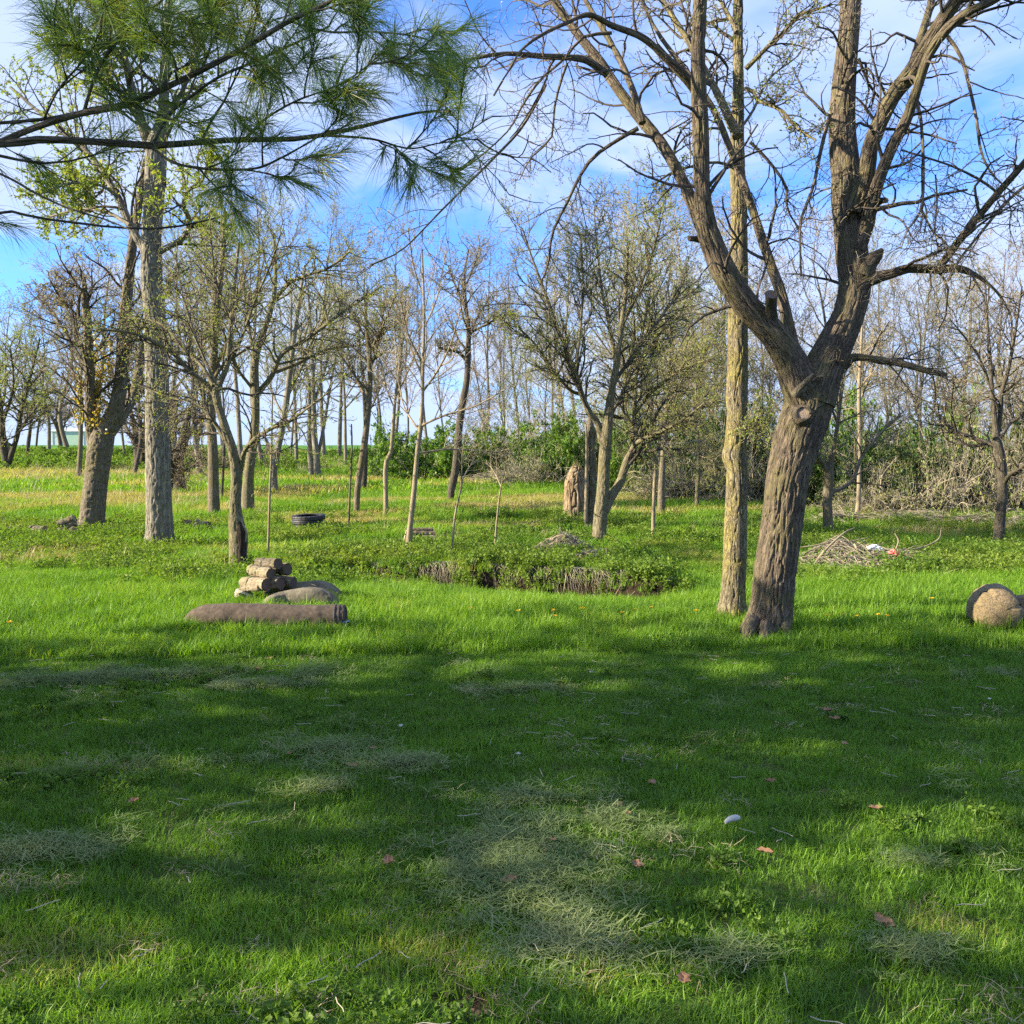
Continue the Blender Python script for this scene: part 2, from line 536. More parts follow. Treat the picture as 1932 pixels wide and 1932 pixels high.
# ground
m, t = newmat('meadow_ground')
pos = t.n('ShaderNodeNewGeometry').outputs['Position']
so = t.n('ShaderNodeAttribute', attribute_name='tint').outputs['Fac']
a = t.noise(pos, 1.6, 5.0, 0.6)
b = t.noise(pos, 14.0, 4.0, 0.7)
c = t.mix(b, (0.020, 0.038, 0.010), (0.075, 0.12, 0.022))
c = t.mix(t.n('ShaderNodeMapRange', {0: a, 1: 0.5, 2: 0.75}).outputs[0], c, (0.12, 0.11, 0.045))
sepg = t.n('ShaderNodeSeparateXYZ', {0: pos})
far = t.n('ShaderNodeMapRange', {0: sepg.outputs[1], 1: 26.0, 2: 60.0}).outputs[0]
farc = t.mix(t.n('ShaderNodeMapRange', {0: t.noise(pos, 0.35, 5.0, 0.65), 1: 0.35, 2: 0.68}).outputs[0], (0.085, 0.16, 0.025), (0.19, 0.18, 0.07))
farc = t.mix(t.math('MULTIPLY', b, 0.5), farc, (0.05, 0.10, 0.02))
crop = t.n('ShaderNodeMapRange', {0: sepg.outputs[1], 1: 84.0, 2: 90.0}).outputs[0]
farc = t.mix(crop, farc, (0.075, 0.19, 0.025))
c = t.mix(far, c, farc)
soilc = t.mix(b, (0.010, 0.007, 0.005), (0.045, 0.032, 0.020))
c = t.mix(so, c, soilc)
bp = t.n('ShaderNodeBump', {'Height': b, 'Strength': 0.8, 'Distance': 0.05}).outputs[0]
bs = t.n('ShaderNodeBsdfPrincipled', {'Base Color': c, 'Roughness': 0.95, 'Normal': bp})
bs.inputs['Specular IOR Level'].default_value = 0.1
t.n('ShaderNodeOutputMaterial', {0: bs.outputs[0]})
M['ground'] = m

# ------------------------------------------------------------------ ground sheet
ys = np.concatenate([np.arange(-30, 1.5, 1.5), np.arange(1.5, 20, 0.09), 20 * 1.028 ** np.arange(0, 112)])
xp = np.concatenate([np.arange(0, 7, 0.09), 7 * 1.06 ** np.arange(0, 66)])
xs = np.concatenate([-xp[:0:-1], xp])
X, Yg = np.meshgrid(xs, ys)
Z = terr(X, Yg)
HOLE = gp(862, 1908)
rh = np.hypot(X - HOLE[0], (Yg - HOLE[1]) * 1.3)
Z = Z - 0.05 * (1 - sm(0.03, 0.12, rh))
nx, ny = len(xs), len(ys)
i, j = np.meshgrid(np.arange(ny - 1), np.arange(nx - 1), indexing='ij')
Q = np.stack([i * nx + j, i * nx + j + 1, (i + 1) * nx + j + 1, (i + 1) * nx + j], -1).reshape(-1, 4)
s_, w_ = ditch(X, Yg)
soil = sm(0.05, 0.4, w_) * sm(-0.05, 0.2, s_) * (1 - sm(1.05, 1.3, s_))
soil = np.maximum(soil, 1 - sm(0.10, 0.17, rh))
g_me = make_mesh('ground', np.stack([X, Yg, Z], -1).reshape(-1, 3), [Q], M['ground'], True, None, soil.ravel())
ground = obj('ground', g_me, None, 'structure')

# ------------------------------------------------------------------ trees
TRI = 0


def pxpath(pts, Y, dY=0.0, n=None, tmul=1.0):
    """[(px,py,w)] -> world polyline and radii; the limb leans dY metres away over its length"""
    P, R = [], []
    L = len(pts)
    for i, p in enumerate(pts):
        yy = Y + dY * (i / max(L - 1, 1)) ** 1.3
        P.append(at(p[0], p[1], yy))
        R.append(p[2] * 0.5 * yy / FPX * tmul)
    P, R = np.array(P), np.array(R)
    if n is None:
        n = max(8, 4 * L)
    return resamp(P, R, n)


def bark_disp(amp, fx=34.0, fz=5.0, lump=0.035):
    def f(bk, R):
        p = bk * np.array([fx, fx, fz])
        warp = 0.5 * vnoise(bk * np.array([9, 9, 5.0]))
        n1 = vnoise(p + warp[..., None]) * 0.75 + 0.25 * vnoise(p * 2.1 + 3)
        crack = np.clip(np.abs(n1) / 0.20, 0, 1) ** 0.7
        big = vnoise(bk * np.array([5, 5, 2.2]) + 7)
        return (crack - 0.75) * amp * np.clip(R / 0.08, 0.25, 1) + big * lump * R
    return f


def add_part(root, name, buf, mat, kind=None, smooth=True):
    if buf.n == 0:
        return None
    me = buf.mesh(name, mat, smooth)
    o = obj(name, me, root, kind)
    # vertices are built in world space; put them in the thing's own space
    V = np.concatenate(buf.V) - np.array(root.location)
    me.vertices.foreach_set('co', V.astype(np.float32).ravel())
    me.update()
    return o


def build_tree(name, label, base, trunks, limbs, Y, bark, twig, lv, leaf=None, group=None, cat='tree', hero=0, leafn=0, leafs=0.04, amp=0.012, twk=3, limbsides=8, leaf_aspect=0.5, extra=None, droop=0.0, tw_from_trunk=0.35):
    """trunks, limbs: lists of (P,R) world polylines. lv: per level spawn settings"""
    root = thing(name, base, label, cat, group)
    for (P, R) in trunks:
        b = Buf()
        L = np.linalg.norm(np.diff(P, axis=0), axis=1).sum()
        if hero:
            n = int(L / 0.016)
            k = hero
        else:
            n = max(10, int(L / 0.25))
            k = 12
        p, r = resamp(P, R, n)
        b.tubes(p, r, k, bark_disp(amp) if hero else (lambda bk, R_: 0.07 * R_ * vnoise(bk * np.array([9, 9, 2.5]))))
        add_part(root, 'trunk', b, bark)
    for (P, R) in limbs:
        b = Buf()
        L = np.linalg.norm(np.diff(P, axis=0), axis=1).sum()
        if hero and R.max() > 0.03:
            n = int(L / 0.03)
            k = max(16, int(hero * min(1, R.max() / 0.13)))
            d = bark_disp(amp * 0.8)
        else:
            n, k, d = max(10, int(L / 0.12)), limbsides, None
        p, r = resamp(P, R, n)
        b.tubes(p, r, k, d, cap=True)
        add_part(root, 'limb', b, bark)
    # the finer crown
    par = [resamp(*x, 24) for x in limbs]
    tp = []
    for (P, R) in trunks:
        p, r = resamp(P, R, 40)
        k0 = int(40 * tw_from_trunk)
        tp.append(resamp(p[k0:], r[k0:], 24))
    allp = tp + par
    Ps = np.array([x[0] for x in allp])
    Rs = np.array([x[1] for x in allp])
    bb, bt, bl = Buf(), Buf(), Buf()
    last = None
    for q, s in enumerate(lv):
        s = dict(s)
        Ps2, Rs2 = spawn(Ps, Rs, **s)
        thick = Rs2[:, 0].mean() if len(Rs2) else 0
        if q == 0:
            bb.tubes(Ps2, Rs2, 6)
        elif q < len(lv) - 1:
            bb.tubes(Ps2, Rs2, 4 if q == 1 else 3)
        else:
            bt.tubes(Ps2, Rs2, twk)
        if q == 0 and len(lv) > 1:     # the limbs themselves carry finer wood too
            m = Ps.shape[1]
            extraP = Ps[len(tp):]
            if len(extraP):
                e2, r2 = spawn(extraP, Rs[len(tp):], **{**lv[1], 'k': lv[1]['k'] * 2, 'n': Ps2.shape[1]})
                bb.tubes(e2, r2, 3)
                Ps2, Rs2 = np.concatenate([Ps2, e2]), np.concatenate([Rs2, r2])
        Ps, Rs = Ps2, Rs2
    if leaf is not None and leafn:
        N = len(Ps)
        t = rng.random((N, leafn))
        if leafn <= 2:
            t[:, 0] = 1.0
        f = t * (Ps.shape[1] - 1.001)
        i0 = f.astype(int)
        fr = (f - i0)[..., None]
        ii = np.arange(N)[:, None]
        C = Ps[ii, i0] * (1 - fr) + Ps[ii, i0 + 1] * fr
        C = C.reshape(-1, 3)
        bl.leaves(C, leafs, leaf_aspect, None, droop)
    add_part(root, 'branches', bb, bark if not hero else M['limbbark'], 'stuff')
    add_part(root, 'twigs', bt, twig, 'stuff')
    if bl.n:
        add_part(root, 'leaves' if leaf not in (M['buds'],) else 'buds', bl, leaf, 'stuff', False)
    return root


# ---- the big forked tree on the right
YA = gp(1450, 1196)[1]
A = lambda pts, dY=0.0, n=None: pxpath(pts, YA, dY, n)
trunkA = A([(1440, 1222, 122), (1445, 1196, 98), (1455, 1150, 80), (1462, 1080, 76), (1475, 990, 74), (1487, 900, 78), (1502, 840, 82), (1518, 790, 88), (1530, 745, 84), (1540, 712, 58)], 0.05)
limbsA = [
    A([(1528, 770, 74), (1508, 725, 68), (1490, 680, 58), (1462, 635, 50), (1415, 585, 47), (1372, 522, 43), (1340, 450, 40), (1328, 394, 33), (1324, 334, 29), (1321, 223, 29), (1317, 111, 25), (1321, 0, 24), (1322, -160, 18)], -0.4),
    A([(1335, 445, 30), (1314, 401, 24), (1288, 342, 20), (1251, 275, 19), (1214, 230, 20), (1171, 175, 18), (1131, 116, 18), (1091, 66, 15), (1051, 10, 14), (1010, -60, 12)], 0.9),
    A([(1514, 720, 30), (1496, 655, 24), (1474, 557, 20), (1455, 502, 18), (1430, 427, 16), (1407, 357, 14), (1381, 290, 12), (1345, 205, 11), (1288, 125, 9), (1240, 60, 7), (1200, -20, 5)], 1.3),
    A([(1535, 760, 78), (1552, 700, 72), (1575, 650, 64), (1600, 595, 56), (1613, 539, 56), (1608, 483, 57), (1602, 427, 53), (1598, 370, 55), (1597, 334, 52), (1589, 242, 46), (1593, 149, 40), (1602, 56, 35), (1606, -10, 34), (1612, -160, 26)], 0.3),
    A([(1612, 400, 34), (1630, 345, 32), (1645, 270, 28), (1682, 186, 27), (1719, 138, 30), (1745, 93, 27), (1779, 37, 25), (1808, -7, 22), (1850, -90, 16)], -0.8),
    A([(1719, 138, 18), (1734, 80, 14), (1753, 19, 13), (1770, -60, 10)], 0.5),
    A([(1618, 470, 30), (1636, 420, 26), (1645, 383, 24), (1660, 334, 21), (1682, 279, 20), (1708, 230, 19), (1727, 178, 18), (1749, 111, 17), (1783, 59, 18), (1827, 22, 16), (1876, 0, 14), (1930, -40, 12)], -1.2),
    A([(1615, 545, 34), (1636, 531, 24), (1679, 517, 18), (1716, 507, 17), (1771, 508, 16), (1809, 507, 14), (1846, 522, 9), (1880, 550, 5), (1905, 590, 4), (1912, 640, 3)], -0.7),
    A([(1768, 510, 14), (1785, 487, 14), (1801, 465, 14), (1846, 409, 13), (1883, 364, 12), (1932, 308, 11), (1995, 230, 8)], -1.0),
    A([(1590, 690, 22), (1608, 676, 16), (1635, 675, 13), (1660, 680, 14), (1690, 684, 13), (1716, 690, 13), (1753, 700, 11), (1785, 707, 9)], -0.6),
    A([(1315, 170, 22), (1300, 153, 18), (1262, 115, 14), (1214, 72, 12), (1154, 48, 10), (1111, 28, 9), (1065, 45, 7), (1022, 66, 6), (985, 93, 5), (962, 129, 4), (932, 180, 3)], -1.1),
    A([(1146, 140, 15), (1110, 116, 12), (1078, 109, 11), (1022, 106, 10), (956, 101, 8), (906, 108, 6), (873, 119, 5), (830, 150, 3)], -0.9),
    A([(1212, 232, 14), (1194, 172, 12), (1171, 116, 11), (1138, 56, 10), (1104, 0, 8), (1080, -50, 6)], 0.7),
]
stubA = [A([(1462, 640, 30), (1456, 613, 24), (1455, 585, 21), (1455, 556, 21)], -0.35, 20),
         A([(1628, 520, 44), (1640, 497, 32), (1655, 482, 22), (1665, 470, 7)], -0.1, 16),
         A([(1345, 462, 16), (1320, 452, 12), (1300, 450, 9)], -0.1, 10),
         A([(1645, 392, 18), (1660, 380, 13), (1672, 378, 10)], -0.2, 10)]
thinA = [A(p, dy) for p, dy in [
    ([(1786, 67, 8), (1812, 104, 7), (1827, 156, 6.5), (1842, 223, 6), (1850, 282, 5), (1868, 323, 4), (1902, 357, 3), (1940, 380, 2)], -0.9),
    ([(1731, 197, 7), (1738, 230, 6), (1742, 316, 6), (1738, 394, 5), (1712, 435, 3), (1700, 470, 2)], -0.9),
    ([(1738, 394, 4), (1760, 437, 4), (1786, 460, 3), (1800, 500, 2)], -0.9),
    ([(1565, 217, 7), (1549, 282, 7), (1534, 353, 6), (1511, 416, 5), (1510, 465, 4), (1511, 520, 3)], -0.6),
    ([(1415, 268, 6), (1444, 297, 6), (1482, 349, 5), (1485, 394, 4), (1515, 442, 3)], 0.2),
    ([(1204, 242, 9), (1164, 265, 7), (1118, 298, 7), (1091, 338, 6), (1071, 381, 5), (1042, 440, 5), (1035, 496, 4), (1018, 539, 3)], 0.3),
    ([(1154, 62, 7), (1100, 70, 6), (1066, 110, 5), (1020, 150, 5), (985, 200, 4), (960, 245, 3), (900, 300, 3), (850, 330, 2)], -0.4),
    ([(1070, 120, 5), (1056, 160, 5), (1045, 210, 4), (1040, 260, 4), (1000, 300, 3), (980, 340, 2)], 0.4),
    ([(1883, 364, 5), (1850, 340, 5), (1800, 315, 4), (1750, 298, 4), (1700, 283, 3)], -0.5),
    ([(1765, 330, 3), (1768, 380, 3), (1764, 430, 3), (1770, 470, 2)], -0.5),
    ([(1604, 120, 6), (1585, 90, 5), (1570, 60, 4), (1540, 50, 3)], -0.4),
    ([(1620, 110, 6), (1640, 160, 5), (1665, 190, 4), (1700, 225, 3), (1735, 238, 3)], 0.5),
    ([(1960, 330, 6), (1900, 380, 6), (1850, 440, 5), (1810, 490, 4), (1790, 530, 3)], -0.7),
    ([(700, 500, 3), (760, 470, 3), (830, 400, 3.5), (890, 340, 4), (930, 300, 4.5), (985, 240, 5), (1030, 160, 5)][::-1], -1.0),
]]
rootA = build_tree('forked_tree', 'large furrowed brown tree forking low into two leaning limbs, nearest tree on the right', gp(1450, 1196),
                   [trunkA], limbsA + thinA, YA, M['walnut'], M['twig'],
                   [dict(k=4, t0=0.25, t1=1, ang=(35, 75), lr=0.26, rr=0.25, n=9, up=-0.03, wig=0.16, rmin=0.004, lmax=1.5, lmin=0.5),
                    dict(k=4, t0=0.2, t1=1, ang=(35, 70), lr=0.5, rr=0.55, n=7, up=-0.02, wig=0.2, rmin=0.0028, lmax=0.8, lmin=0.15),
                    dict(k=3, t0=0.25, t1=1, ang=(35, 65), lr=0.45, rr=0.7, n=5, up=0.05, wig=0.25, rmin=0.002, lmax=0.35, lmin=0.08, at_tip=True)],
                   leaf=M['buds'], leafn=1, leafs=0.022, hero=190, amp=0.024, tw_from_trunk=0.97)
for k_, (P, R) in enumerate(stubA):
    b = Buf()
    p, r = resamp(P, R, 30)
    b.tubes(p, r, 28, bark_disp(0.008), cap=True)
    st_ = add_part(rootA, 'branch_stub', b, M['dark'] if k_ == 0 else M['walnut'])
    if k_ == 0:
        SAW = st_


def disc(center, normal, r, ry=None, k=28, rings=5, bump=0.08):
    """a cut face: slightly uneven disc"""
    nrm = norm(np.array(normal, float))
    u = norm(np.cross(nrm, [0.1, 0.2, 0.97]))
    v = np.cross(nrm, u)
    th = np.arange(k) * 2 * np.pi / k
    V = [np.array(center, float)]
    for q in range(1, rings + 1):
        rr = r * q / rings * (1 + 0.05 * np.sin(3 * th + 1))
        z = bump * r * 0.3 * rng.normal(size=k) * 0.3
        V += list(np.array(center) + np.outer(rr * np.cos(th), u) + np.outer(rr * np.sin(th), v) * (ry or 1) + np.outer(z, nrm))
    T_ = [(0, 1 + j, 1 + (j + 1) % k) for j in range(k)]
    Q_ = []
    for q in range(rings - 1):
        a0, b0 = 1 + q * k, 1 + (q + 1) * k
        Q_ += [(a0 + j, b0 + j, b0 + (j + 1) % k, a0 + (j + 1) % k) for j in range(k)]
    return np.array(V), np.array(Q_), np.array(T_)


# ring grain for cut faces
def ring_mat(name, ca, cb, freq=90):
    m, t = newmat(name)
    o_ = t.n('ShaderNodeAttribute', attribute_name='bk').outputs['Vector']
    ln = t.n('ShaderNodeVectorMath', {0: o_}, operation='LENGTH').outputs['Value']
    nz = t.noise(o_, 18.0, 3.0)
    s1 = t.math('SINE', t.math('ADD', t.math('MULTIPLY', ln, float(freq) * 6.28), t.math('MULTIPLY', nz, 4.0)))
    f = t.math('MULTIPLY_ADD', s1, 0.35, 0.5, clamp=True)
    f = t.math('MULTIPLY', f, t.math('ADD', nz, 0.45), clamp=True)
    c = t.mix(f, ca, cb)
    bp = t.n('ShaderNodeBump', {'Height': s1, 'Strength': 0.25, 'Distance': 0.002}).outputs[0]
    b = t.n('ShaderNodeBsdfPrincipled', {'Base Color': c, 'Roughness': 0.85, 'Normal': bp})
    t.n('ShaderNodeOutputMaterial', {0: b.outputs[0]})
    return m


M['rings'] = ring_mat('growth_rings', (0.16, 0.11, 0.075), (0.36, 0.28, 0.20), 60)
M['darkrings'] = ring_mat('dark_growth_rings', (0.045, 0.03, 0.022), (0.13, 0.09, 0.06), 60)  # darker version of the growth rings, default for log ends
M['blackrings'] = ring_mat('blackened_cut', (0.03, 0.025, 0.025), (0.10, 0.085, 0.09), 60)


def cut_face(root, c, nrm, r, mat, ry=None):
    V, Q_, T_ = disc(c, nrm, r, ry)
    b = Buf()
    b.add(V, Q_, T_, bk=V - np.array(c))
    return add_part(root, 'cut_face', b, mat)


pS = stubA[0][0][-1]
cf_ = cut_face(rootA, pS + np.array([0, -0.002, 0.004]), (0.05, -0.75, 0.65), 0.058, M['blackrings'], 1.0)
cf_.parent = SAW
# healed cut knot on the front of the trunk with a callus ring
kn = at(1515, 780, YA - 0.265)
cut_face(rootA, kn, (-0.25, -0.96, 0.1), 0.052, M['rings'])
b = Buf()
th = np.linspace(0, 2 * np.pi, 33)
nrm = norm(np.array([-0.25, -0.96, 0.1]))
u = norm(np.cross(nrm, [0, 0, 1]))
v = np.cross(nrm, u)
ringp = kn + np.outer(0.062 * np.cos(th), u) + np.outer(0.062 * np.sin(th), v)
b.tubes(ringp, 0.016 + 0.003 * np.sin(5 * th), 10)
add_part(rootA, 'callus_ring', b, M['walnut'])
# knot neck between the ring and the trunk
b = Buf()
b.tubes(np.array([kn + nrm * -0.14, kn + nrm * -0.07, kn - nrm * 0.004]), np.array([0.11, 0.085, 0.060]), 24, bark_disp(0.008))
add_part(rootA, 'branch_stub', b, M['walnut'])
# broken stubs in the crotch, with pale splintered wood
for (a0, a1, rr) in (((1512, 735), (1535, 706), 0.03), ((1535, 725), (1552, 709), 0.025), ((1500, 745), (1520, 720), 0.03)):
    b = Buf()
    p0, p1 = at(*a0, YA - 0.14), at(*a1, YA - 0.26)
    p, r = resamp(np.array([p0, (p0 + p1) / 2 + [0, 0, 0.01], p1]), np.array([rr * 1.5, rr, rr * 0.45]), 14)
    b.tubes(p, r, 12, bark_disp(0.008), cap=True)
    add_part(rootA, 'broken_stub', b, M['brown'])
# root flares
b = Buf()
for (ax, ay, aw, ex, ey) in ((1425, 1165, 46, 1405, 1212), (1470, 1165, 44, 1486, 1206), (1446, 1170, 50, 1440, 1212)):
    p0, p1 = at(ax, ay, YA - 0.02), gp(ex, ey) + [0, 0, 0.0]
    p, r = resamp(np.array([p0, (p0 * 0.4 + p1 * 0.6) + [0, 0, 0.015], p1 - [0, 0, 0.05]]), np.array([0.07, 0.06, 0.03]), 24)
    b.tubes(p, r, 48, bark_disp(0.014))
add_part(rootA, 'root_flare', b, M['walnut'])

# ---- the straight lichen covered tree behind it
YB = gp(1380, 1166)[1]
B_ = lambda pts, dY=0.0, n=None: pxpath(pts, YB, dY, n)
trB = B_([(1376, 1185, 66), (1380, 1163, 60), (1383, 1120, 46), (1386, 1060, 43), (1388, 980, 41), (1391, 890, 40), (1385, 862, 45), (1388, 838, 41), (1391, 780, 38), (1390, 745, 40), (1392, 690, 37), (1392, 600, 35), (1394, 520, 32), (1394, 420, 29), (1392, 330, 27), (1391, 250, 24), (1393, 160, 19), (1392, 60, 18), (1392, -20, 17), (1396, -160, 13)], 0.5)
lmB = [B_(p, dy) for p, dy in [
    ([(1392, 258, 20), (1375, 222, 16), (1358, 185, 14), (1337, 145, 12), (1300, 80, 11), (1262, 20, 9), (1230, -40, 7)], 0.8),
    ([(1407, 130, 10), (1430, 107, 8), (1452, 85, 8), (1482, 56, 7), (1508, 26, 7), (1535, 20, 5), (1570, 8, 4)], -0.5),
    ([(1407, 167, 8), (1418, 168, 8), (1430, 190, 7), (1452, 198, 7), (1474, 208, 7), (1504, 242, 5), (1540, 265, 3)], -0.6),
    ([(1391, 320, 7), (1365, 308, 6), (1330, 308, 5), (1270, 325, 5), (1230, 350, 3)], -0.5),
    ([(1390, 60, 8), (1370, 20, 7), (1340, -30, 6)], 0.3),
    ([(1391, 250, 6), (1420, 210, 5), (1450, 150, 4), (1500, 110, 3)], 0.8),
    ([(1400, 820, 3), (1410, 808, 3), (1425, 806, 2)], -0.3),
]]
build_tree('lichen_tree', 'straight single trunk covered in yellow lichen just left of the big forked tree', gp(1380, 1166),
           [trB], lmB, YB, M['yellow'], M['twig'],
           [dict(k=8, t0=0.15, t1=1, ang=(35, 70), lr=0.5, rr=0.4, n=8, up=0.04, wig=0.18, rmin=0.005, lmax=1.6, lmin=0.3),
            dict(k=5, t0=0.2, t1=1, ang=(30, 60), lr=0.5, rr=0.6, n=6, up=0.03, wig=0.22, rmin=0.0035, lmax=0.8, lmin=0.1),
            dict(k=4, t0=0.2, t1=1, ang=(30, 60), lr=0.5, rr=0.7, n=4, up=0.03, wig=0.2, rmin=0.0025, lmax=0.35, at_tip=True)],
           leaf=M['young'], leafn=1, leafs=0.035, hero=130, amp=0.016, tw_from_trunk=0.72)

# ---- trees described by traced stems
FINE = [dict(k=9, t0=0.15, t1=1, ang=(28, 60), lr=0.42, rr=0.5, n=8, up=0.07, wig=0.13, rmin=0.008, lmax=3.2),
        dict(k=6, t0=0.15, t1=1, ang=(28, 55), lr=0.5, rr=0.6, n=6, up=0.06, wig=0.16, rmin=0.006, lmax=1.6),
        dict(k=5, t0=0.2, t1=1, ang=(25, 55), lr=0.5, rr=0.7, n=4, up=0.05, wig=0.18, rmin=0.0045, lmax=0.8, at_tip=True)]


def traced(name, label, base_px, stems, limbs, bark, twig, lv=None, **kw):
    g = gp(*base_px)
    Y = g[1]
    dys = kw.pop('dys', None)
    tr = []
    for i_, s in enumerate(stems):
        s = [(x, y + (10 if q == 0 and i_ == 0 else 0), w_) for q, (x, y, w_) in enumerate(s)]
        tr.append(pxpath(s, Y, 0.15 * (i_ % 3 - 1) * Y / 10))
    lm = []
    for i_, s in enumerate(limbs):
        dy = (1 if i_ % 2 else -1) * (0.06 + 0.03 * (i_ % 3)) * Y * 0.8 if dys is None else dys[i_]
        lm.append(pxpath(s, Y, dy))
    return build_tree(name, label, g, tr, lm, Y, bark, twig, lv or FINE, **kw)


def sc(lv, **kw):
    out_ = [dict(d) for d in lv]
    for d in out_:
        for k_, v_ in kw.items():
            if k_ == 'kmul':
                d['k'] = max(2, int(round(d['k'] * v_)))
            elif k_ == 'lmul':
                d['lmax'] *= v_
            elif k_ == 'rmul':
                d['rmin'] *= v_
            else:
                d[k_] = v_
    return out_


# tall grey tree on the left
traced('grey_tree', 'tall straight grey barked tree with peeling furrows, thickest trunk on the left', (300, 1034),
       [[(300, 1038, 62), (301, 1000, 50), (299, 920, 45), (297, 800, 42), (296, 700, 40), (292, 600, 38), (286, 520, 37), (286, 450, 33), (291, 370, 35), (294, 310, 37), (296, 270, 33), (308, 220, 20), (310, 140, 16), (316, 40, 13), (320, -60, 10)]],
       [[(290, 300, 26), (278, 262, 20), (258, 205, 16), (240, 130, 13), (225, 50, 10), (215, -40, 7)],
        [(282, 478, 18), (271, 470, 14), (245, 424, 14), (222, 371, 12), (189, 318, 11), (156, 278, 9), (109, 238, 7), (66, 205, 6), (20, 165, 5)],
        [(296, 480, 14), (304, 473, 11), (344, 450, 10), (357, 417, 9), (347, 390, 8), (354, 361, 7), (381, 341, 5), (392, 300, 4)],
        [(310, 230, 10), (340, 180, 8), (370, 110, 7), (395, 40, 5)],
        [(258, 205, 8), (210, 160, 7), (160, 120, 6), (110, 60, 5)],
        [(245, 424, 7), (200, 400, 6), (150, 395, 5), (90, 410, 4)],
        [(222, 371, 7), (190, 350, 5), (140, 345, 4), (90, 360, 3)]],
       M['grey'], M['twigolive'],
       [dict(k=10, t0=0.12, t1=1, ang=(30, 65), lr=0.5, rr=0.4, n=8, up=0.06, wig=0.16, rmin=0.008, lmax=2.6, lmin=0.6),
        dict(k=6, t0=0.15, t1=1, ang=(28, 55), lr=0.5, rr=0.6, n=6, up=0.02, wig=0.2, rmin=0.005, lmax=1.2),
        dict(k=5, t0=0.2, t1=1, ang=(25, 55), lr=0.5, rr=0.7, n=4, up=0.0, wig=0.2, rmin=0.0035, lmax=0.6, at_tip=True)],
       leaf=M['young'], leafn=3, leafs=0.075, hero=84, amp=0.03, tw_from_trunk=0.62)

traced('double_stemmed_tree', 'dark tree split into broken upright and thick leaning stems, left of tall grey trunk', (172, 1004),
       [[(170, 1006, 52), (175, 960, 44), (182, 900, 42), (188, 850, 44), (196, 815, 40), (213, 785, 30), (225, 740, 25), (231, 680, 22), (231, 640, 21), (237, 586, 20), (244, 516, 17), (252, 447, 15), (265, 370, 13), (275, 300, 9)]],
       [[(182, 850, 30), (172, 800, 22), (170, 740, 18), (167, 660, 16), (163, 590, 13), (157, 522, 8)],
        [(205, 812, 30), (228, 786, 22), (255, 739, 19), (262, 700, 16), (268, 650, 12)],
        [(231, 690, 14), (250, 639, 12), (273, 609, 10), (300, 560, 8), (330, 520, 6)],
        [(168, 700, 6), (130, 640, 5), (100, 590, 4), (70, 560, 3)],
        [(165, 610, 5), (120, 570, 4), (95, 530, 3)]],
       M['brown'], M['twigred'], leaf=M['buds'], leafn=1, leafs=0.05, hero=56, amp=0.03, tw_from_trunk=0.5)

traced('crooked_tree', 'small crooked tree with a dark hollow trunk and arching branches behind the firewood', (450, 1080),
       [[(452, 1082, 38), (449, 1050, 33), (450, 1015, 35), (446, 985, 28), (444, 950, 21), (446, 900, 20), (440, 855, 18), (428, 817, 16), (407, 748, 13), (412, 730, 11), (428, 690, 10), (433, 650, 9), (437, 590, 7), (445, 520, 5), (450, 460, 4)]],
       [[(409, 750, 11), (389, 725, 9), (361, 702, 9), (324, 665, 8), (278, 639, 6), (231, 625, 5), (162, 623, 3)],
        [(403, 728, 8), (380, 690, 7), (347, 660, 6), (312, 618, 5), (280, 604, 4), (238, 600, 3)],
        [(452, 900, 10), (460, 855, 9), (480, 829, 8), (522, 803, 7), (550, 792, 6), (580, 770, 4), (620, 740, 3)],
        [(440, 860, 8), (400, 790, 7), (365, 760, 5), (320, 750, 4), (270, 730, 3)],
        [(428, 690, 7), (455, 640, 6), (480, 570, 5), (510, 500, 4), (530, 440, 3)],
        [(412, 735, 6), (370, 640, 5), (345, 560, 4), (330, 480, 3)],
        [(436, 610, 5), (410, 540, 4), (400, 470, 3), (395, 400, 2)]],
       M['olive'], M['twigolive'], sc(FINE, kmul=1.0, up=0.02, wig=0.2, lmul=0.6, rmul=0.75), leaf=M['young'], leafn=1, leafs=0.035, hero=40, amp=0.014, tw_from_trunk=0.45)

gC = gp(450, 1080)
cr = bpy.data.objects['crooked_tree']
b = Buf()  # hollow imitated by a dark piece set proud of the trunk, no real cavity
P = np.array([at(x, y, gC[1] - d) for (x, y, d) in ((451, 968, .055), (451, 985, .075), (454, 1005, .085), (456, 1030, .08), (456, 1055, .08), (458, 1076, .08))])
P, R = resamp(P, np.array([0.015, 0.045, 0.08, 0.07, 0.072, 0.085]), 40)
b.tubes(P, R, 20, bark_disp(0.012))
add_part(cr, 'painted_hollow', b, M['hollowdark'])
b = Buf()
for sgn in (-1, 1):
    P = np.array([at(x, y, gC[1] - d) for (x, y, d) in ((450, 960, .06), (449 + 7 * sgn, 985, .09), (451 + 14 * sgn, 1005, .11), (452 + 10 * sgn, 1022, .11), (447 + 3 * sgn, 1040, .13))])
    P, R = resamp(P, np.array([0.008, 0.014, 0.018, 0.014, 0.006]), 30)
    b.tubes(P, R, 10, bark_disp(0.006))
add_part(cr, 'callus_lip', b, M['pale'])

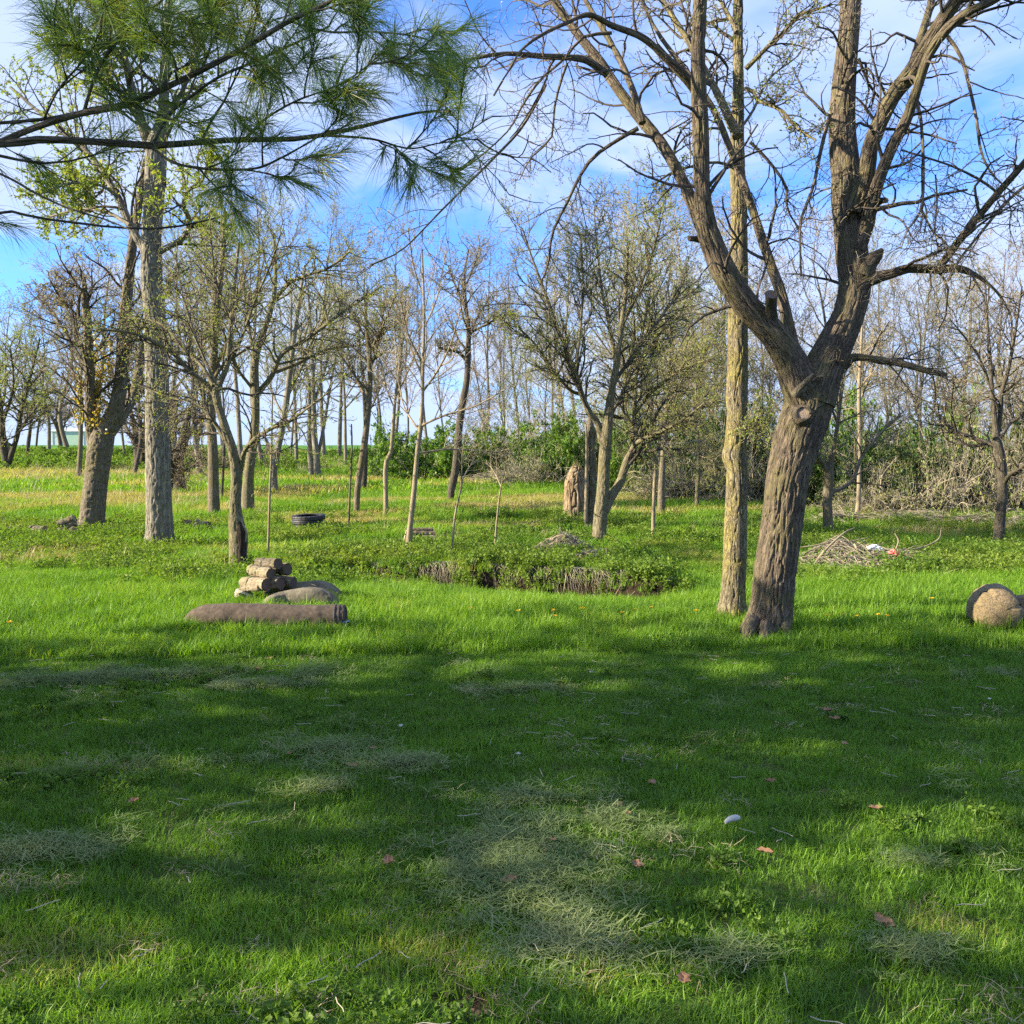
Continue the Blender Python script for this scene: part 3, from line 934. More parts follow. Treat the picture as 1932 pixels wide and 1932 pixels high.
traced('olive_barked_tree', 'slender olive barked tree with wide upswept limbs just right of the crooked tree', (469, 968),
       [[(468, 970, 27), (468, 920, 22), (471, 880, 18), (478, 830, 17), (482, 794, 16), (482, 736, 15), (482, 678, 13), (499, 621, 11), (515, 570, 9), (520, 510, 7), (516, 440, 5)]],
       [[(487, 741, 11), (513, 709, 9), (533, 667, 8), (580, 639, 7), (638, 595, 6), (684, 565, 4), (720, 540, 3)],
        [(520, 702, 8), (568, 683, 6), (614, 660, 5), (684, 651, 4), (740, 640, 2)],
        [(515, 570, 8), (545, 535, 7), (580, 519, 6), (621, 505, 5), (665, 470, 3)],
        [(482, 690, 8), (470, 620, 6), (460, 540, 5), (455, 450, 3)],
        [(482, 740, 7), (445, 690, 5), (420, 620, 4)]],
       M['olive'], M['twigolive'], FINE, leaf=M['young'], leafn=2, leafs=0.05, tw_from_trunk=0.5)

traced('straight_tree', 'straight grey brown trunk standing between the tall grey tree and the crooked tree', (403, 975),
       [[(404, 978, 25), (403, 930, 21), (402, 860, 19), (398, 780, 17), (402, 690, 15), (408, 600, 13), (418, 500, 10), (425, 400, 7)]],
       [[(400, 800, 8), (380, 740, 7), (360, 650, 6), (350, 560, 4)], [(402, 700, 8), (430, 640, 6), (450, 560, 5), (475, 480, 3)]],
       M['brown'], M['twigred'], FINE, leaf=M['young'], leafn=1, leafs=0.05, tw_from_trunk=0.35)

traced('leaning_trunk_tree', 'grey tree bending right as it rises, just right of the pale pole sapling', (518, 932),
       [[(518, 934, 17), (516, 900, 14), (519, 868, 14), (530, 820, 12), (540, 760, 12), (548, 690, 10), (560, 600, 8), (575, 500, 5)]],
       [[(541, 750, 7), (570, 690, 6), (600, 620, 5), (640, 560, 3)], [(536, 790, 5), (510, 730, 4), (500, 660, 3)]],
       M['grey'], M['twigolive'], FINE, leaf=M['young'], leafn=1, leafs=0.06, tw_from_trunk=0.4)

traced('gnarled_tree', 'short dark gnarled tree with twisted double stem right behind the tall grey trunk', (342, 930),
       [[(342, 932, 27), (336, 900, 24), (333, 870, 22), (343, 842, 22), (350, 810, 15), (358, 770, 9)]],
       [[(328, 925, 15), (320, 890, 15), (318, 850, 14), (312, 810, 9), (300, 770, 6)], [(345, 835, 12), (370, 800, 8), (395, 770, 5)], [(345, 890, 6), (365, 878, 4), (385, 862, 3)],
        [(318, 850, 8), (330, 800, 6), (335, 740, 4)]],
       M['dark'], M['twigred'], sc(FINE, wig=0.24, kmul=1.1), leaf=M['buds'], leafn=1, leafs=0.05, tw_from_trunk=0.4)

traced('dark_v_tree', 'dark low forked tree in the pasture left of the tall grey trunk', (262, 884),
       [[(264, 886, 20), (262, 865, 18), (258, 835, 14), (252, 800, 9), (240, 750, 6)]],
       [[(266, 880, 14), (272, 850, 11), (270, 820, 8), (276, 780, 5)], [(260, 850, 8), (235, 800, 6), (215, 760, 4)], [(266, 850, 8), (290, 800, 6), (320, 750, 4)]],
       M['dark'], M['twigred'], sc(FINE, lmul=1.2), leaf=M['buds'], leafn=1, leafs=0.06, tw_from_trunk=0.3)

traced('edge_forked_tree', 'dark V shaped tree at the left edge of the photo with faint green crown', (11, 889),
       [[(11, 892, 17), (12, 870, 16), (6, 840, 13), (4, 800, 10), (-2, 740, 7), (-10, 680, 5)]],
       [[(12, 884, 13), (24, 850, 10), (34, 815, 9), (42, 770, 7), (60, 700, 5), (75, 640, 3)], [(32, 822, 6), (48, 795, 5), (75, 762, 4), (100, 735, 3)], [(5, 800, 6), (25, 730, 4), (20, 660, 3)]],
       M['dark'], M['twig'], sc(FINE, lmul=1.3, kmul=1.1), leaf=M['young'], leafn=2, leafs=0.09, tw_from_trunk=0.4)

traced('far_pasture_tree', 'thin dark tree leaning right on the far slope, near the left edge', (50, 864),
       [[(50, 866, 7), (53, 840, 7), (57, 810, 6), (62, 770, 4), (66, 720, 3)]],
       [[(57, 805, 4), (80, 780, 3), (105, 765, 2)], [(60, 790, 3), (40, 760, 2)]], M['dark'], M['twigred'], sc(FINE, lmul=1.2), leaf=M['buds'], leafn=1, leafs=0.07, tw_from_trunk=0.3)
traced('crest_tree', 'slim dark tree leaning right on the field crest just left of the pale shed', (68, 846),
       [[(67, 848, 4), (70, 825, 4), (73, 800, 4), (78, 770, 3), (80, 730, 2)]], [[(73, 800, 3), (95, 775, 2)]], M['dark'], M['twigred'], sc(FINE, lmul=1.4), leaf=M['buds'], leafn=1, leafs=0.08, tw_from_trunk=0.3)
traced('bent_tree', 'dark tree bending sharply left in front of the pale shed on the crest', (116, 847),
       [[(116, 849, 8), (112, 825, 7), (105, 800, 7), (92, 780, 5), (70, 755, 4)]], [[(106, 803, 5), (125, 785, 4), (150, 770, 3)], [(113, 822, 4), (122, 800, 3), (118, 780, 2)], [(105, 800, 4), (110, 750, 3), (120, 700, 2)]],
       M['dark'], M['twigred'], sc(FINE, lmul=1.3), leaf=M['buds'], leafn=1, leafs=0.08, tw_from_trunk=0.3)

traced('triple_stemmed_tree', 'clump of three grey stems at the far edge of the pasture, middle left', (596, 903),
       [[(600, 905, 15), (598, 870, 12), (594, 830, 11), (592, 770, 9), (590, 700, 8), (586, 620, 6), (580, 540, 4)],
        [(589, 904, 11), (585, 860, 10), (583, 810, 9), (585, 750, 8), (575, 680, 6), (560, 600, 4)],
        [(586, 908, 8), (597, 870, 7), (610, 810, 6), (620, 750, 5), (632, 680, 4), (650, 600, 3)]],
       [[(592, 760, 6), (615, 690, 5), (630, 610, 3)], [(584, 740, 5), (560, 700, 4), (540, 650, 3)]],
       M['grey'], M['twig'], FINE, leaf=M['young'], leafn=1, leafs=0.07, tw_from_trunk=0.35)

traced('slanting_tree', 'grey brown tree slanting right in the middle distance, left of the smooth saplings', (673, 970),
       [[(672, 971, 11), (674, 930, 12), (679, 890, 12), (686, 849, 13), (691, 810, 12), (696, 760, 11), (698, 703, 11), (695, 650, 9), (690, 590, 6), (694, 540, 4)]],
       [[(697, 700, 7), (716, 640, 5), (725, 570, 3)], [(696, 760, 6), (670, 710, 5), (655, 650, 3)], [(696, 668, 6), (720, 620, 5), (745, 560, 3)], [(694, 640, 5), (665, 600, 4), (650, 550, 3)]],
       M['brown'], M['twig'], FINE, leaf=M['young'], leafn=1, leafs=0.05, tw_from_trunk=0.4)
traced('darker_tree', 'darker trunk standing directly behind the slanting grey brown tree', (685, 926),  # same dark bark as the other dark trunks
       [[(685, 928, 13), (688, 880, 11), (690, 840, 8), (689, 790, 7), (686, 740, 6), (680, 670, 4), (676, 600, 3)]],
       [[(689, 790, 4), (710, 750, 3), (730, 700, 2)]], M['dark'], M['twig'], FINE, leaf=M['buds'], leafn=1, leafs=0.05, tw_from_trunk=0.4)

traced('kinked_tree', 'slim tree with a cut top and kinked side stem, left of the smooth centre sapling', (728, 972),
       [[(728, 974, 10), (728, 930, 9), (727, 890, 9), (729, 870, 9), (738, 852, 8), (742, 800, 7), (746, 750, 6), (753, 700, 5), (762, 620, 4), (766, 540, 3)]],
       [[(746, 750, 4), (770, 700, 3), (790, 650, 2)], [(744, 770, 3), (725, 720, 2.5), (715, 660, 2)]],
       M['pale'], M['twig'], sc(FINE, kmul=0.9), leaf=M['buds'], leafn=1, leafs=0.035, tw_from_trunk=0.5)

SAP = [dict(k=8, t0=0.1, t1=1, ang=(25, 45), lr=0.55, rr=0.5, n=8, up=0.10, wig=0.07, rmin=0.005, lmax=2.4),
       dict(k=4, t0=0.2, t1=1, ang=(25, 45), lr=0.5, rr=0.6, n=6, up=0.08, wig=0.10, rmin=0.0035, lmax=1.0),
       dict(k=3, t0=0.3, t1=1, ang=(25, 45), lr=0.5, rr=0.7, n=4, up=0.05, wig=0.12, rmin=0.003, lmax=0.4, at_tip=True)]
traced('smooth_young_tree', 'smooth slender young tree standing beside the small stack of split wood in the centre', (771, 1046),
       [[(770, 1048, 13), (773, 1000, 11), (780, 940, 10), (788, 849, 9), (793, 812, 9), (797, 760, 7), (798, 700, 6), (800, 620, 5), (799, 540, 4), (796, 470, 3)]],
       [[(794, 808, 7), (799, 801, 5), (844, 782, 4), (897, 766, 3), (958, 732, 2)],
        [(791, 812, 4), (775, 790, 4), (760, 760, 3), (750, 700, 2.5), (745, 640, 2)],
        [(797, 740, 4), (825, 700, 4), (850, 650, 3), (870, 580, 2)],
        [(790, 855, 3.5), (840, 848, 3), (900, 850, 2.5), (960, 855, 2)],
        [(799, 690, 4), (770, 630, 3), (755, 560, 2)],
        [(800, 620, 3.5), (825, 560, 3), (840, 480, 2)], [(799, 560, 3), (780, 500, 2.5), (770, 430, 2)]],
       M['pale'], M['twig'], SAP, leaf=M['buds'], leafn=1, leafs=0.025, tw_from_trunk=0.5)

traced('blackened_tree', 'dark leaning trunk with a crooked bend, in front of the green shrubs in the centre', (849, 944),
       [[(848, 945, 12), (852, 920, 14), (858, 895, 15), (863, 850, 14), (866, 809, 14), (873, 760, 13), (881, 716, 12), (883, 660, 11), (884, 620, 9), (878, 570, 7), (876, 520, 5), (884, 470, 3)]],
       [[(880, 680, 7), (865, 665, 6), (845, 660, 6), (828, 656, 4)],
        [(884, 640, 6), (900, 600, 4), (925, 560, 3)], [(880, 590, 5), (862, 545, 4), (845, 500, 2.5)], [(878, 540, 4), (895, 500, 3), (905, 460, 2)],
        [(884, 630, 5), (930, 605, 4), (965, 590, 3)]],
       M['dark'], M['twig'], sc(FINE, lmul=0.7), leaf=M['buds'], leafn=1, leafs=0.05, tw_from_trunk=0.5)


def sapling(name, label, base_px, pts, forks=(), mat='pale'):
    return traced(name, label, base_px, [pts], list(forks), M[mat], M['twig'],
                  [dict(k=3, t0=0.3, t1=1, ang=(25, 45), lr=0.4, rr=0.6, n=5, up=0.05, wig=0.1, rmin=0.003, lmax=0.6),
                   dict(k=3, t0=0.2, t1=1, ang=(25, 45), lr=0.5, rr=0.7, n=4, up=0.05, wig=0.12, rmin=0.0025, lmax=0.3)], cat='sapling', tw_from_trunk=0.7)


sapling('pale_sapling', 'pale straight pole sapling rising behind the firewood on the carpet rolls', (505, 1052), [(505, 1054, 5.5), (507, 1000, 5), (509, 930, 4.5), (512, 860, 4), (513, 800, 3.5), (514, 740, 2.5)])
sapling('pole_sapling', 'thin straight dark green pole sapling right of the stacked black tyres', (657, 1003), [(657, 1005, 5), (659, 950, 4.5), (662, 890, 4), (664, 840, 3.5), (663, 800, 2.5)], mat='olive')
sapling('arched_sapling', 'thin pale sapling curving right and dividing near its top, centre of the meadow', (852, 1057), [(851, 1059, 5), (854, 1020, 4.5), (859, 970, 4), (868, 930, 3.5), (874, 900, 3)],
        [[(868, 930, 3), (871, 900, 2.5), (872, 862, 2), (880, 810, 1.5)], [(874, 902, 2.5), (885, 882, 2), (900, 868, 1.5)]])
sapling('short_sapling', 'short pale sapling with a bushy forked tip left of the brush heap', (933, 1038), [(933, 1040, 4.5), (936, 1000, 4), (941, 950, 3.5), (945, 920, 3)],
        [[(944, 925, 2.5), (950, 905, 2), (965, 900, 1.5)], [(945, 918, 2.5), (935, 895, 2), (925, 880, 1.5)], [(945, 918, 2.5), (952, 890, 2), (955, 870, 1.5)]])

CROWD = sc(FINE, kmul=1.25, lmul=0.75, rmul=0.85)
traced('twin_stemmed_tree', 'spreading olive barked tree with two main stems beside the dead trunk, right of centre', (1130, 1026),
       [[(1128, 1028, 30), (1131, 1000, 26), (1134, 960, 25), (1138, 920, 23), (1141, 862, 22), (1145, 820, 20), (1149, 775, 16), (1155, 730, 13), (1163, 690, 12), (1172, 620, 9), (1180, 550, 7), (1185, 460, 4)]],
       [[(1137, 835, 16), (1128, 800, 12), (1112, 777, 11), (1098, 745, 10), (1085, 700, 8), (1060, 640, 7), (1035, 570, 6), (1005, 490, 4), (985, 430, 3)],
        [(1140, 965, 18), (1155, 935, 17), (1170, 909, 16), (1183, 870, 14), (1196, 845, 13), (1199, 820, 10), (1197, 782, 8), (1200, 720, 6), (1210, 640, 5), (1225, 560, 3)],
        [(1198, 838, 10), (1215, 828, 8), (1252, 812, 6), (1290, 790, 5), (1330, 760, 4)],
        [(1155, 730, 9), (1180, 690, 7), (1220, 640, 6), (1260, 580, 5), (1300, 540, 3)],
        [(1098, 745, 8), (1075, 735, 6), (1045, 700, 5), (1010, 650, 4), (970, 610, 3)],
        [(1163, 690, 8), (1150, 620, 6), (1135, 540, 5), (1125, 450, 3), (1120, 380, 2)],
        [(1172, 620, 6), (1200, 560, 5), (1230, 480, 4), (1250, 400, 3)],
        [(1085, 700, 7), (1095, 620, 5), (1100, 530, 4), (1095, 440, 3)],
        [(1197, 782, 7), (1230, 740, 5), (1280, 700, 4), (1330, 680, 3)],
        [(1145, 800, 7), (1165, 760, 6), (1195, 700, 5), (1240, 660, 3)]],
       M['olive'], M['twigolive'], CROWD, leaf=M['young'], leafn=1, leafs=0.04, hero=44, amp=0.014, tw_from_trunk=0.45)

# dead trunk and hollow snag next to it
g = gp(1113, 1000)
rt = thing('dead_tree', g, 'dead split trunk with peeling bark and broken top beside the two stemmed tree', 'dead tree')
b = Buf()
P, R = pxpath([(1114, 1002, 26), (1116, 960, 20), (1116, 890, 18), (1115, 830, 17), (1113, 795, 11), (1112, 782, 4)], g[1])
P, R = resamp(P, R, 140)
b.tubes(P, R, 40, bark_disp(0.03, 22, 3.0, 0.15))
add_part(rt, 'trunk', b, M['brown'])
b = Buf()
P, R = pxpath([(1105, 985, 8), (1107, 900, 7), (1107, 830, 5), (1105, 800, 3)], g[1] - 0.12)
b.tubes(P, R, 8)
P, R = pxpath([(1118, 840, 7), (1126, 815, 6), (1130, 800, 4)], g[1])
b.tubes(P, R, 8)
add_part(rt, 'bark_strip', b, M['pale'])

g = gp(1086, 980)
rt = thing('weathered_snag', g, 'wide straw coloured stump of splintered upright wood fibres left of the dead trunk', 'tree stump')
b = Buf()
P, R = pxpath([(1085, 984, 48), (1085, 960, 44), (1084, 920, 40), (1086, 900, 33), (1090, 880, 16)], g[1])
P, R = resamp(P, R, 60)
b.tubes(P, R, 140, bark_disp(0.08, 20, 0.6, 0.14), cap=True)
add_part(rt, 'trunk', b, M['fibre'])
b = Buf()
NS = 150
th = rng.random(NS) * 6.28
rad = rng.uniform(0.3, 1.0, NS) * 21 * g[1] / FPX
h0 = rng.uniform(0.0, 0.4, NS)
h1 = rng.uniform(0.85, 1.5, NS) * (1.15 - 0.45 * rad / rad.max())
base = np.array([g + [r_ * math.cos(t_), r_ * math.sin(t_), 0] for r_, t_ in zip(rad, th)])
P = np.stack([base + np.outer(h0, [0, 0, 1]), base + np.outer((h0 + h1) / 2, [0, 0, 1]), base * np.array([1, 1, 0]) + np.outer(h1 + g[2], [0, 0, 1]) + rng.normal(size=(NS, 3)) * 0.02], 1)
P[:, 2, :2] = P[:, 2, :2] * 0.7 + g[:2] * 0.3
b.tubes(P, np.tile([[0.016, 0.014, 0.003]], (NS, 1)), 5)
add_part(rt, 'splinters', b, M['fibre'], 'stuff')

traced('y_forked_young_tree', 'slim pale young tree forking like a Y, right of the spreading two stemmed tree', (1232, 1021),
       [[(1232, 1023, 8), (1233, 960, 7), (1236, 900, 7), (1239, 867, 7)]],
       [[(1239, 868, 5), (1228, 845, 4), (1215, 815, 3), (1205, 790, 2)], [(1239, 866, 5), (1250, 843, 4), (1280, 838, 3), (1330, 830, 2)], [(1285, 838, 2.5), (1310, 855, 2), (1345, 870, 1.5)]],
       M['pale'], M['twig'], sc(SAP, kmul=0.7), tw_from_trunk=0.9)
traced('grey_stem_tree', 'grey trunk standing close behind the pale Y forked young tree', (1247, 973),
       [[(1247, 975, 14), (1248, 920, 13), (1251, 862, 11), (1256, 790, 9), (1262, 700, 7), (1265, 600, 4)]],
       [[(1257, 782, 5), (1285, 720, 4), (1310, 650, 3)], [(1254, 820, 4), (1230, 770, 3), (1215, 700, 2)]], M['brown'], M['twigolive'], FINE, leaf=M['buds'], leafn=1, leafs=0.03, tw_from_trunk=0.35)
traced('leafless_tree', 'thin trunk with a drooping dense crown left of the lichen covered trunk', (1314, 961),
       [[(1314, 963, 9), (1316, 920, 8), (1318, 880, 7), (1316, 800, 6), (1312, 700, 5), (1305, 600, 3)]],
       [[(1317, 880, 4), (1340, 850, 3), (1350, 900, 2)], [(1316, 800, 4), (1285, 780, 3), (1260, 800, 2)]], M['olive'], M['twigolive'], sc(FINE, kmul=1.3), leaf=M['young'], leafn=1, leafs=0.03, tw_from_trunk=0.2)

# right side trees
traced('wounded_tree', 'forked tree with a raw orange wound on its trunk, behind the right brush pile', (1562, 1016),
       [[(1562, 1018, 21), (1562, 980, 18), (1561, 940, 17), (1565, 905, 17), (1566, 880, 12), (1574, 840, 8), (1580, 800, 7), (1588, 740, 6), (1600, 660, 4)]],
       [[(1562, 905, 12), (1556, 880, 10), (1540, 858, 9), (1532, 830, 8), (1525, 780, 6)],
        [(1568, 928, 8), (1590, 920, 8), (1612, 900, 7), (1626, 862, 6), (1663, 816, 5), (1700, 780, 3)],
        [(1580, 800, 5), (1560, 740, 4), (1555, 680, 2.5)]],
       M['brown'], M['twig'], FINE, leaf=M['buds'], leafn=1, leafs=0.03, tw_from_trunk=0.5)
traced('vine_draped_tree', 'pale straight tree with hanging vines at the edge of the right thicket', (1619, 980),
       [[(1612, 982, 12), (1619, 960, 9), (1621, 900, 8), (1622, 825, 8), (1621, 740, 7), (1625, 650, 5), (1630, 560, 3)]],
       [[(1621, 760, 4), (1645, 700, 3), (1665, 620, 2)], [(1621, 720, 4), (1600, 660, 3), (1590, 600, 2)]], M['pale'], M['twig'], FINE, leaf=M['buds'], leafn=1, leafs=0.03, tw_from_trunk=0.4)
traced('dark_spreading_tree', 'dark tree with long low sweeping limb near the right edge of the photo', (1883, 1034),
       [[(1882, 1036, 22), (1886, 990, 19), (1891, 930, 18), (1889, 880, 19), (1884, 850, 20), (1880, 825, 14), (1876, 780, 9), (1872, 740, 8), (1868, 680, 7), (1862, 600, 5), (1858, 520, 3)]],
       [[(1882, 825, 10), (1888, 770, 9), (1890, 740, 8), (1904, 690, 7), (1918, 610, 5), (1928, 540, 3)],
        [(1895, 880, 11), (1884, 848, 10), (1860, 834, 9), (1831, 825, 8), (1805, 815, 7), (1780, 795, 5), (1764, 776, 4), (1742, 762, 2)],
        [(1893, 915, 9), (1905, 896, 8), (1930, 880, 7), (1970, 850, 5)],
        [(1886, 830, 7), (1905, 800, 6), (1930, 780, 5), (1970, 740, 3)],
        [(1805, 815, 4), (1795, 770, 3), (1800, 720, 2)], [(1872, 745, 5), (1835, 760, 4), (1790, 750, 3), (1760, 740, 2)], [(1872, 740, 5), (1850, 680, 4), (1815, 630, 3), (1790, 600, 2)]],
       M['dark'], M['twigred'], sc(FINE, lmul=0.7, kmul=0.9, wig=0.2), leaf=M['buds'], leafn=1, leafs=0.02, tw_from_trunk=0.5)
traced('leaning_grey_tree', 'pale grey trunk leaning right behind the dark spreading tree at the right edge', (1907, 958),
       [[(1905, 960, 15), (1908, 920, 13), (1918, 880, 12), (1926, 840, 10), (1932, 780, 8), (1940, 690, 5)]], [[(1928, 820, 6), (1905, 770, 5), (1900, 700, 3)]],
       M['grey'], M['twig'], FINE, leaf=M['buds'], leafn=1, leafs=0.03, tw_from_trunk=0.4)

# ------------------------------------------------------------------ repeated far trees
ARCH = {}


def world_tree(kind, seed):
    """an archetype about 10 m tall standing at the origin; returns list of (partname, mesh, kind)"""
    global rng
    keep = rng
    rng = np.random.default_rng(seed)
    H = {'slim': 11.0, 'round': 8.0, 'tall': 13.0, 'brush': 6.0}[kind]
    bend = rng.normal(size=(5, 2)) * 0.22
    bend[0] = 0
    zs = np.linspace(0, H, 5)
    P = np.column_stack([np.cumsum(bend[:, 0]), np.cumsum(bend[:, 1]), zs])
    r0 = {'slim': 0.085, 'round': 0.12, 'tall': 0.12, 'brush': 0.06}[kind]
    R = np.linspace(r0, 0.015, 5)
    P, R = resamp(P, R, 24)
    b = Buf()
    b.tubes(P, R, 8)
    out_ = [('trunk', b, None)]
    st = {'brush': dict(k=30, t0=0.02, ang=(30, 75), lr=0.62, up=0.05),
          'slim': dict(k=16, t0=0.28, ang=(22, 45), lr=0.34, up=0.10),
          'round': dict(k=16, t0=0.22, ang=(35, 70), lr=0.55, up=0.07),
          'tall': dict(k=18, t0=0.38, ang=(25, 55), lr=0.34, up=0.08)}[kind]
    P1, R1 = spawn(P[None], R[None], n=9, rr=0.55, wig=0.12, rmin=0.014, t1=0.98, rtip=0.3, **st)
    P2, R2 = spawn(P1, R1, 7, 0.2, 1.0, (25, 55), 0.5, 0.6, 6, 0.08, 0.14, 0.009)
    P3, R3 = spawn(P2, R2, 5, 0.2, 1.0, (25, 55), 0.55, 0.7, 4, 0.06, 0.16, 0.0065, at_tip=True)
    P4, R4 = spawn(P3, R3, 3, 0.2, 1.0, (25, 50), 0.6, 0.8, 3, 0.05, 0.12, 0.005, at_tip=True)
    b = Buf()
    b.tubes(P1, R1, 5)
    b.tubes(P2, R2, 3)
    out_.append(('branches', b, 'stuff'))
    b = Buf()
    b.tubes(P3, R3, 3)
    b.tubes(P4, R4, 3)
    out_.append(('twigs', b, 'stuff'))
    b = Buf()
    tips = P4[:, -1]
    b.leaves(tips[::1], 0.075, 0.55)
    out_.append(('buds', b, 'stuff'))
    rng = keep
    return out_


TREEMATS = {'greybrown': ('grey', 'twig', 'buds'), 'red': ('brown', 'twigred', 'buds'), 'green': ('grey', 'twigolive', 'young'), 'dark': ('dark', 'twigred', 'buds'), 'olive': ('olive', 'twigolive', 'young')}


def far_tree(kind, seed, pal, loc, H, label, name='bare_tree', group='bare trees in the far wood', rot=None, lean=None):
    key = (kind, seed, pal)
    if key not in ARCH:
        if (kind, seed) not in ARCH:
            ARCH[(kind, seed)] = world_tree(kind, seed)
        bk_, tw_, lf_ = TREEMATS[pal]
        ARCH[key] = [(n_, b_.mesh(n_, M[{'trunk': bk_, 'branches': bk_, 'twigs': tw_, 'buds': lf_}[n_]], n_ != 'buds'), k_) for n_, b_, k_ in ARCH[(kind, seed)]]
    root = thing(name, loc, label, 'tree', group)
    H0 = {'slim': 11.0, 'round': 8.0, 'tall': 13.0, 'brush': 6.0}[kind]
    s_ = H / H0
    root.scale = (s_, s_, s_)
    root.rotation_euler = (lean or 0, rng.normal() * 0.03, rng.random() * 6.28 if rot is None else rot)
    for n_, me_, k_ in ARCH[key]:
        obj(n_, me_, root, k_)
    return root


ORD = ['first', 'second', 'third', 'fourth', 'fifth', 'sixth', 'seventh', 'eighth', 'ninth', 'tenth', 'eleventh', 'twelfth', 'thirteenth']


def far_row(items, between, look, group):
    """items: (px, py_base, py_top, kind, seed, pal) sorted by px"""
    items = sorted(items)
    for k_, (px, pb, pt, kind, seed, pal, *dd) in enumerate(items):
        g_ = gp(px, pb)
        if dd:
            x_ = (px - 966) / FPX * dd[0]
            g_ = np.array([x_, dd[0], terr(x_, dd[0])])
        H = (pb - pt) / FPX * g_[1] * 1.0
        if dd:
            H = EYE + (870 - pt) / FPX * g_[1] - g_[2]
        far_tree(kind, seed, pal, g_ - [0, 0, 0.05], H, f'{ORD[k_]} {look} {between}', group=group)


far_row([(-30, 868, 560, 'round', 3, 'green'), (22, 862, 590, 'round', 4, 'red'), (92, 860, 600, 'round', 5, 'green'), (135, 870, 540, 'round', 6, 'red'), (148, 905, 560, 'round', 3, 'red')],
        'counted from the left edge', 'round crowned bare tree on the left slope', 'round bare trees on the left slope')
far_row([(205, 862, 500, 'round', 4, 'red'), (236, 868, 560, 'slim', 11, 'red'), (252, 900, 590, 'round', 6, 'dark')],
        'double stemmed tree to tall grey trunk', 'reddish bare tree from the left,', 'reddish bare trees behind the tall grey trunk')
far_row([(330, 860, 430, 'round', 5, 'green'), (362, 880, 380, 'tall', 21, 'red'), (378, 900, 480, 'round', 3, 'green'), (424, 890, 360, 'tall', 22, 'green'), (418, 940, 560, 'slim', 12, 'dark'), (455, 880, 340, 'tall', 23, 'greybrown')],
        'tall grey trunk to olive barked tree', 'brown twigged tree from the left,', 'bare trees behind the crooked tree')
far_row([(495, 880, 340, 'tall', 21, 'greybrown'), (548, 868, 560, 'slim', 12, 'green'), (560, 885, 420, 'slim', 11, 'green'), (612, 872, 400, 'tall', 24, 'green'), (640, 868, 560, 'round', 4, 'green'), (652, 880, 440, 'slim', 13, 'greybrown')],
        'olive barked tree to slanting tree', 'thin grey tree from the left,', 'far trees middle left')
far_row([(705, 870, 600, 'slim', 14, 'dark'), (718, 872, 480, 'slim', 12, 'greybrown'), (742, 872, 430, 'tall', 22, 'green'), (765, 880, 560, 'slim', 11, 'red'), (812, 870, 520, 'tall', 24, 'greybrown', 52.), (835, 870, 600, 'slim', 14, 'greybrown', 48.)],
        'slanting tree to blackened tree', 'bare far tree from the left,', 'bare trees over the centre shrubs')
far_row([(905, 870, 470, 'tall', 21, 'greybrown', 50.), (922, 870, 600, 'slim', 13, 'red', 46.), (945, 870, 560, 'slim', 11, 'greybrown', 52.), (962, 870, 620, 'slim', 12, 'dark', 46.), (985, 870, 500, 'tall', 23, 'greybrown', 50.), (1004, 870, 590, 'slim', 14, 'green', 46.), (1022, 870, 620, 'slim', 11, 'red', 44.), (1040, 870, 540, 'tall', 24, 'greybrown', 50.), (1062, 870, 480, 'slim', 12, 'greybrown', 48.), (1085, 870, 430, 'tall', 22, 'greybrown', 46.)],
        'blackened tree to two stemmed tree', 'slender wood tree from the left,', 'slender trees in the far wood')
far_row([(1178, 870, 400, 'tall', 21, 'greybrown', 44.), (1198, 870, 380, 'tall', 23, 'green', 40.), (1222, 870, 430, 'round', 5, 'greybrown', 38.), (1270, 870, 470, 'round', 3, 'green', 36.), (1290, 870, 380, 'tall', 24, 'greybrown', 42.), (1325, 870, 480, 'round', 6, 'greybrown', 36.), (1350, 870, 420, 'tall', 22, 'greybrown', 40.)],
        'two stemmed tree to lichen covered trunk', 'twiggy wood tree from the left,', 'dense trees right of centre')
far_row([(1415, 870, 520, 'tall', 23, 'greybrown', 40.), (1448, 870, 600, 'slim', 13, 'red', 36.), (1475, 870, 560, 'round', 4, 'greybrown', 40.)],
        'lichen covered trunk to big forked trunk', 'bare far tree from the left,', 'bare trees seen through the fork')
far_row([(1545, 870, 480, 'round', 3, 'red', 40.), (1590, 870, 520, 'tall', 24, 'greybrown', 34.), (1640, 870, 500, 'slim', 11, 'greybrown', 36.), (1665, 870, 470, 'tall', 22, 'green', 38.), (1694, 870, 540, 'slim', 12, 'greybrown', 34.), (1708, 870, 490, 'tall', 21, 'greybrown', 35.), (1735, 870, 560, 'round', 5, 'greybrown', 38.), (1768, 870, 500, 'slim', 14, 'green', 36.), (1800, 870, 560, 'round', 6, 'greybrown', 38.), (1845, 870, 540, 'slim', 13, 'green', 34.), (1905, 870, 470, 'tall', 23, 'red', 36.), (1950, 870, 520, 'round', 4, 'red', 34.), (1990, 870, 450, 'tall', 24, 'greybrown', 30.)],
        'counted rightward from the big forked tree', 'bare tree behind the right thicket', 'bare trees behind the right thicket')

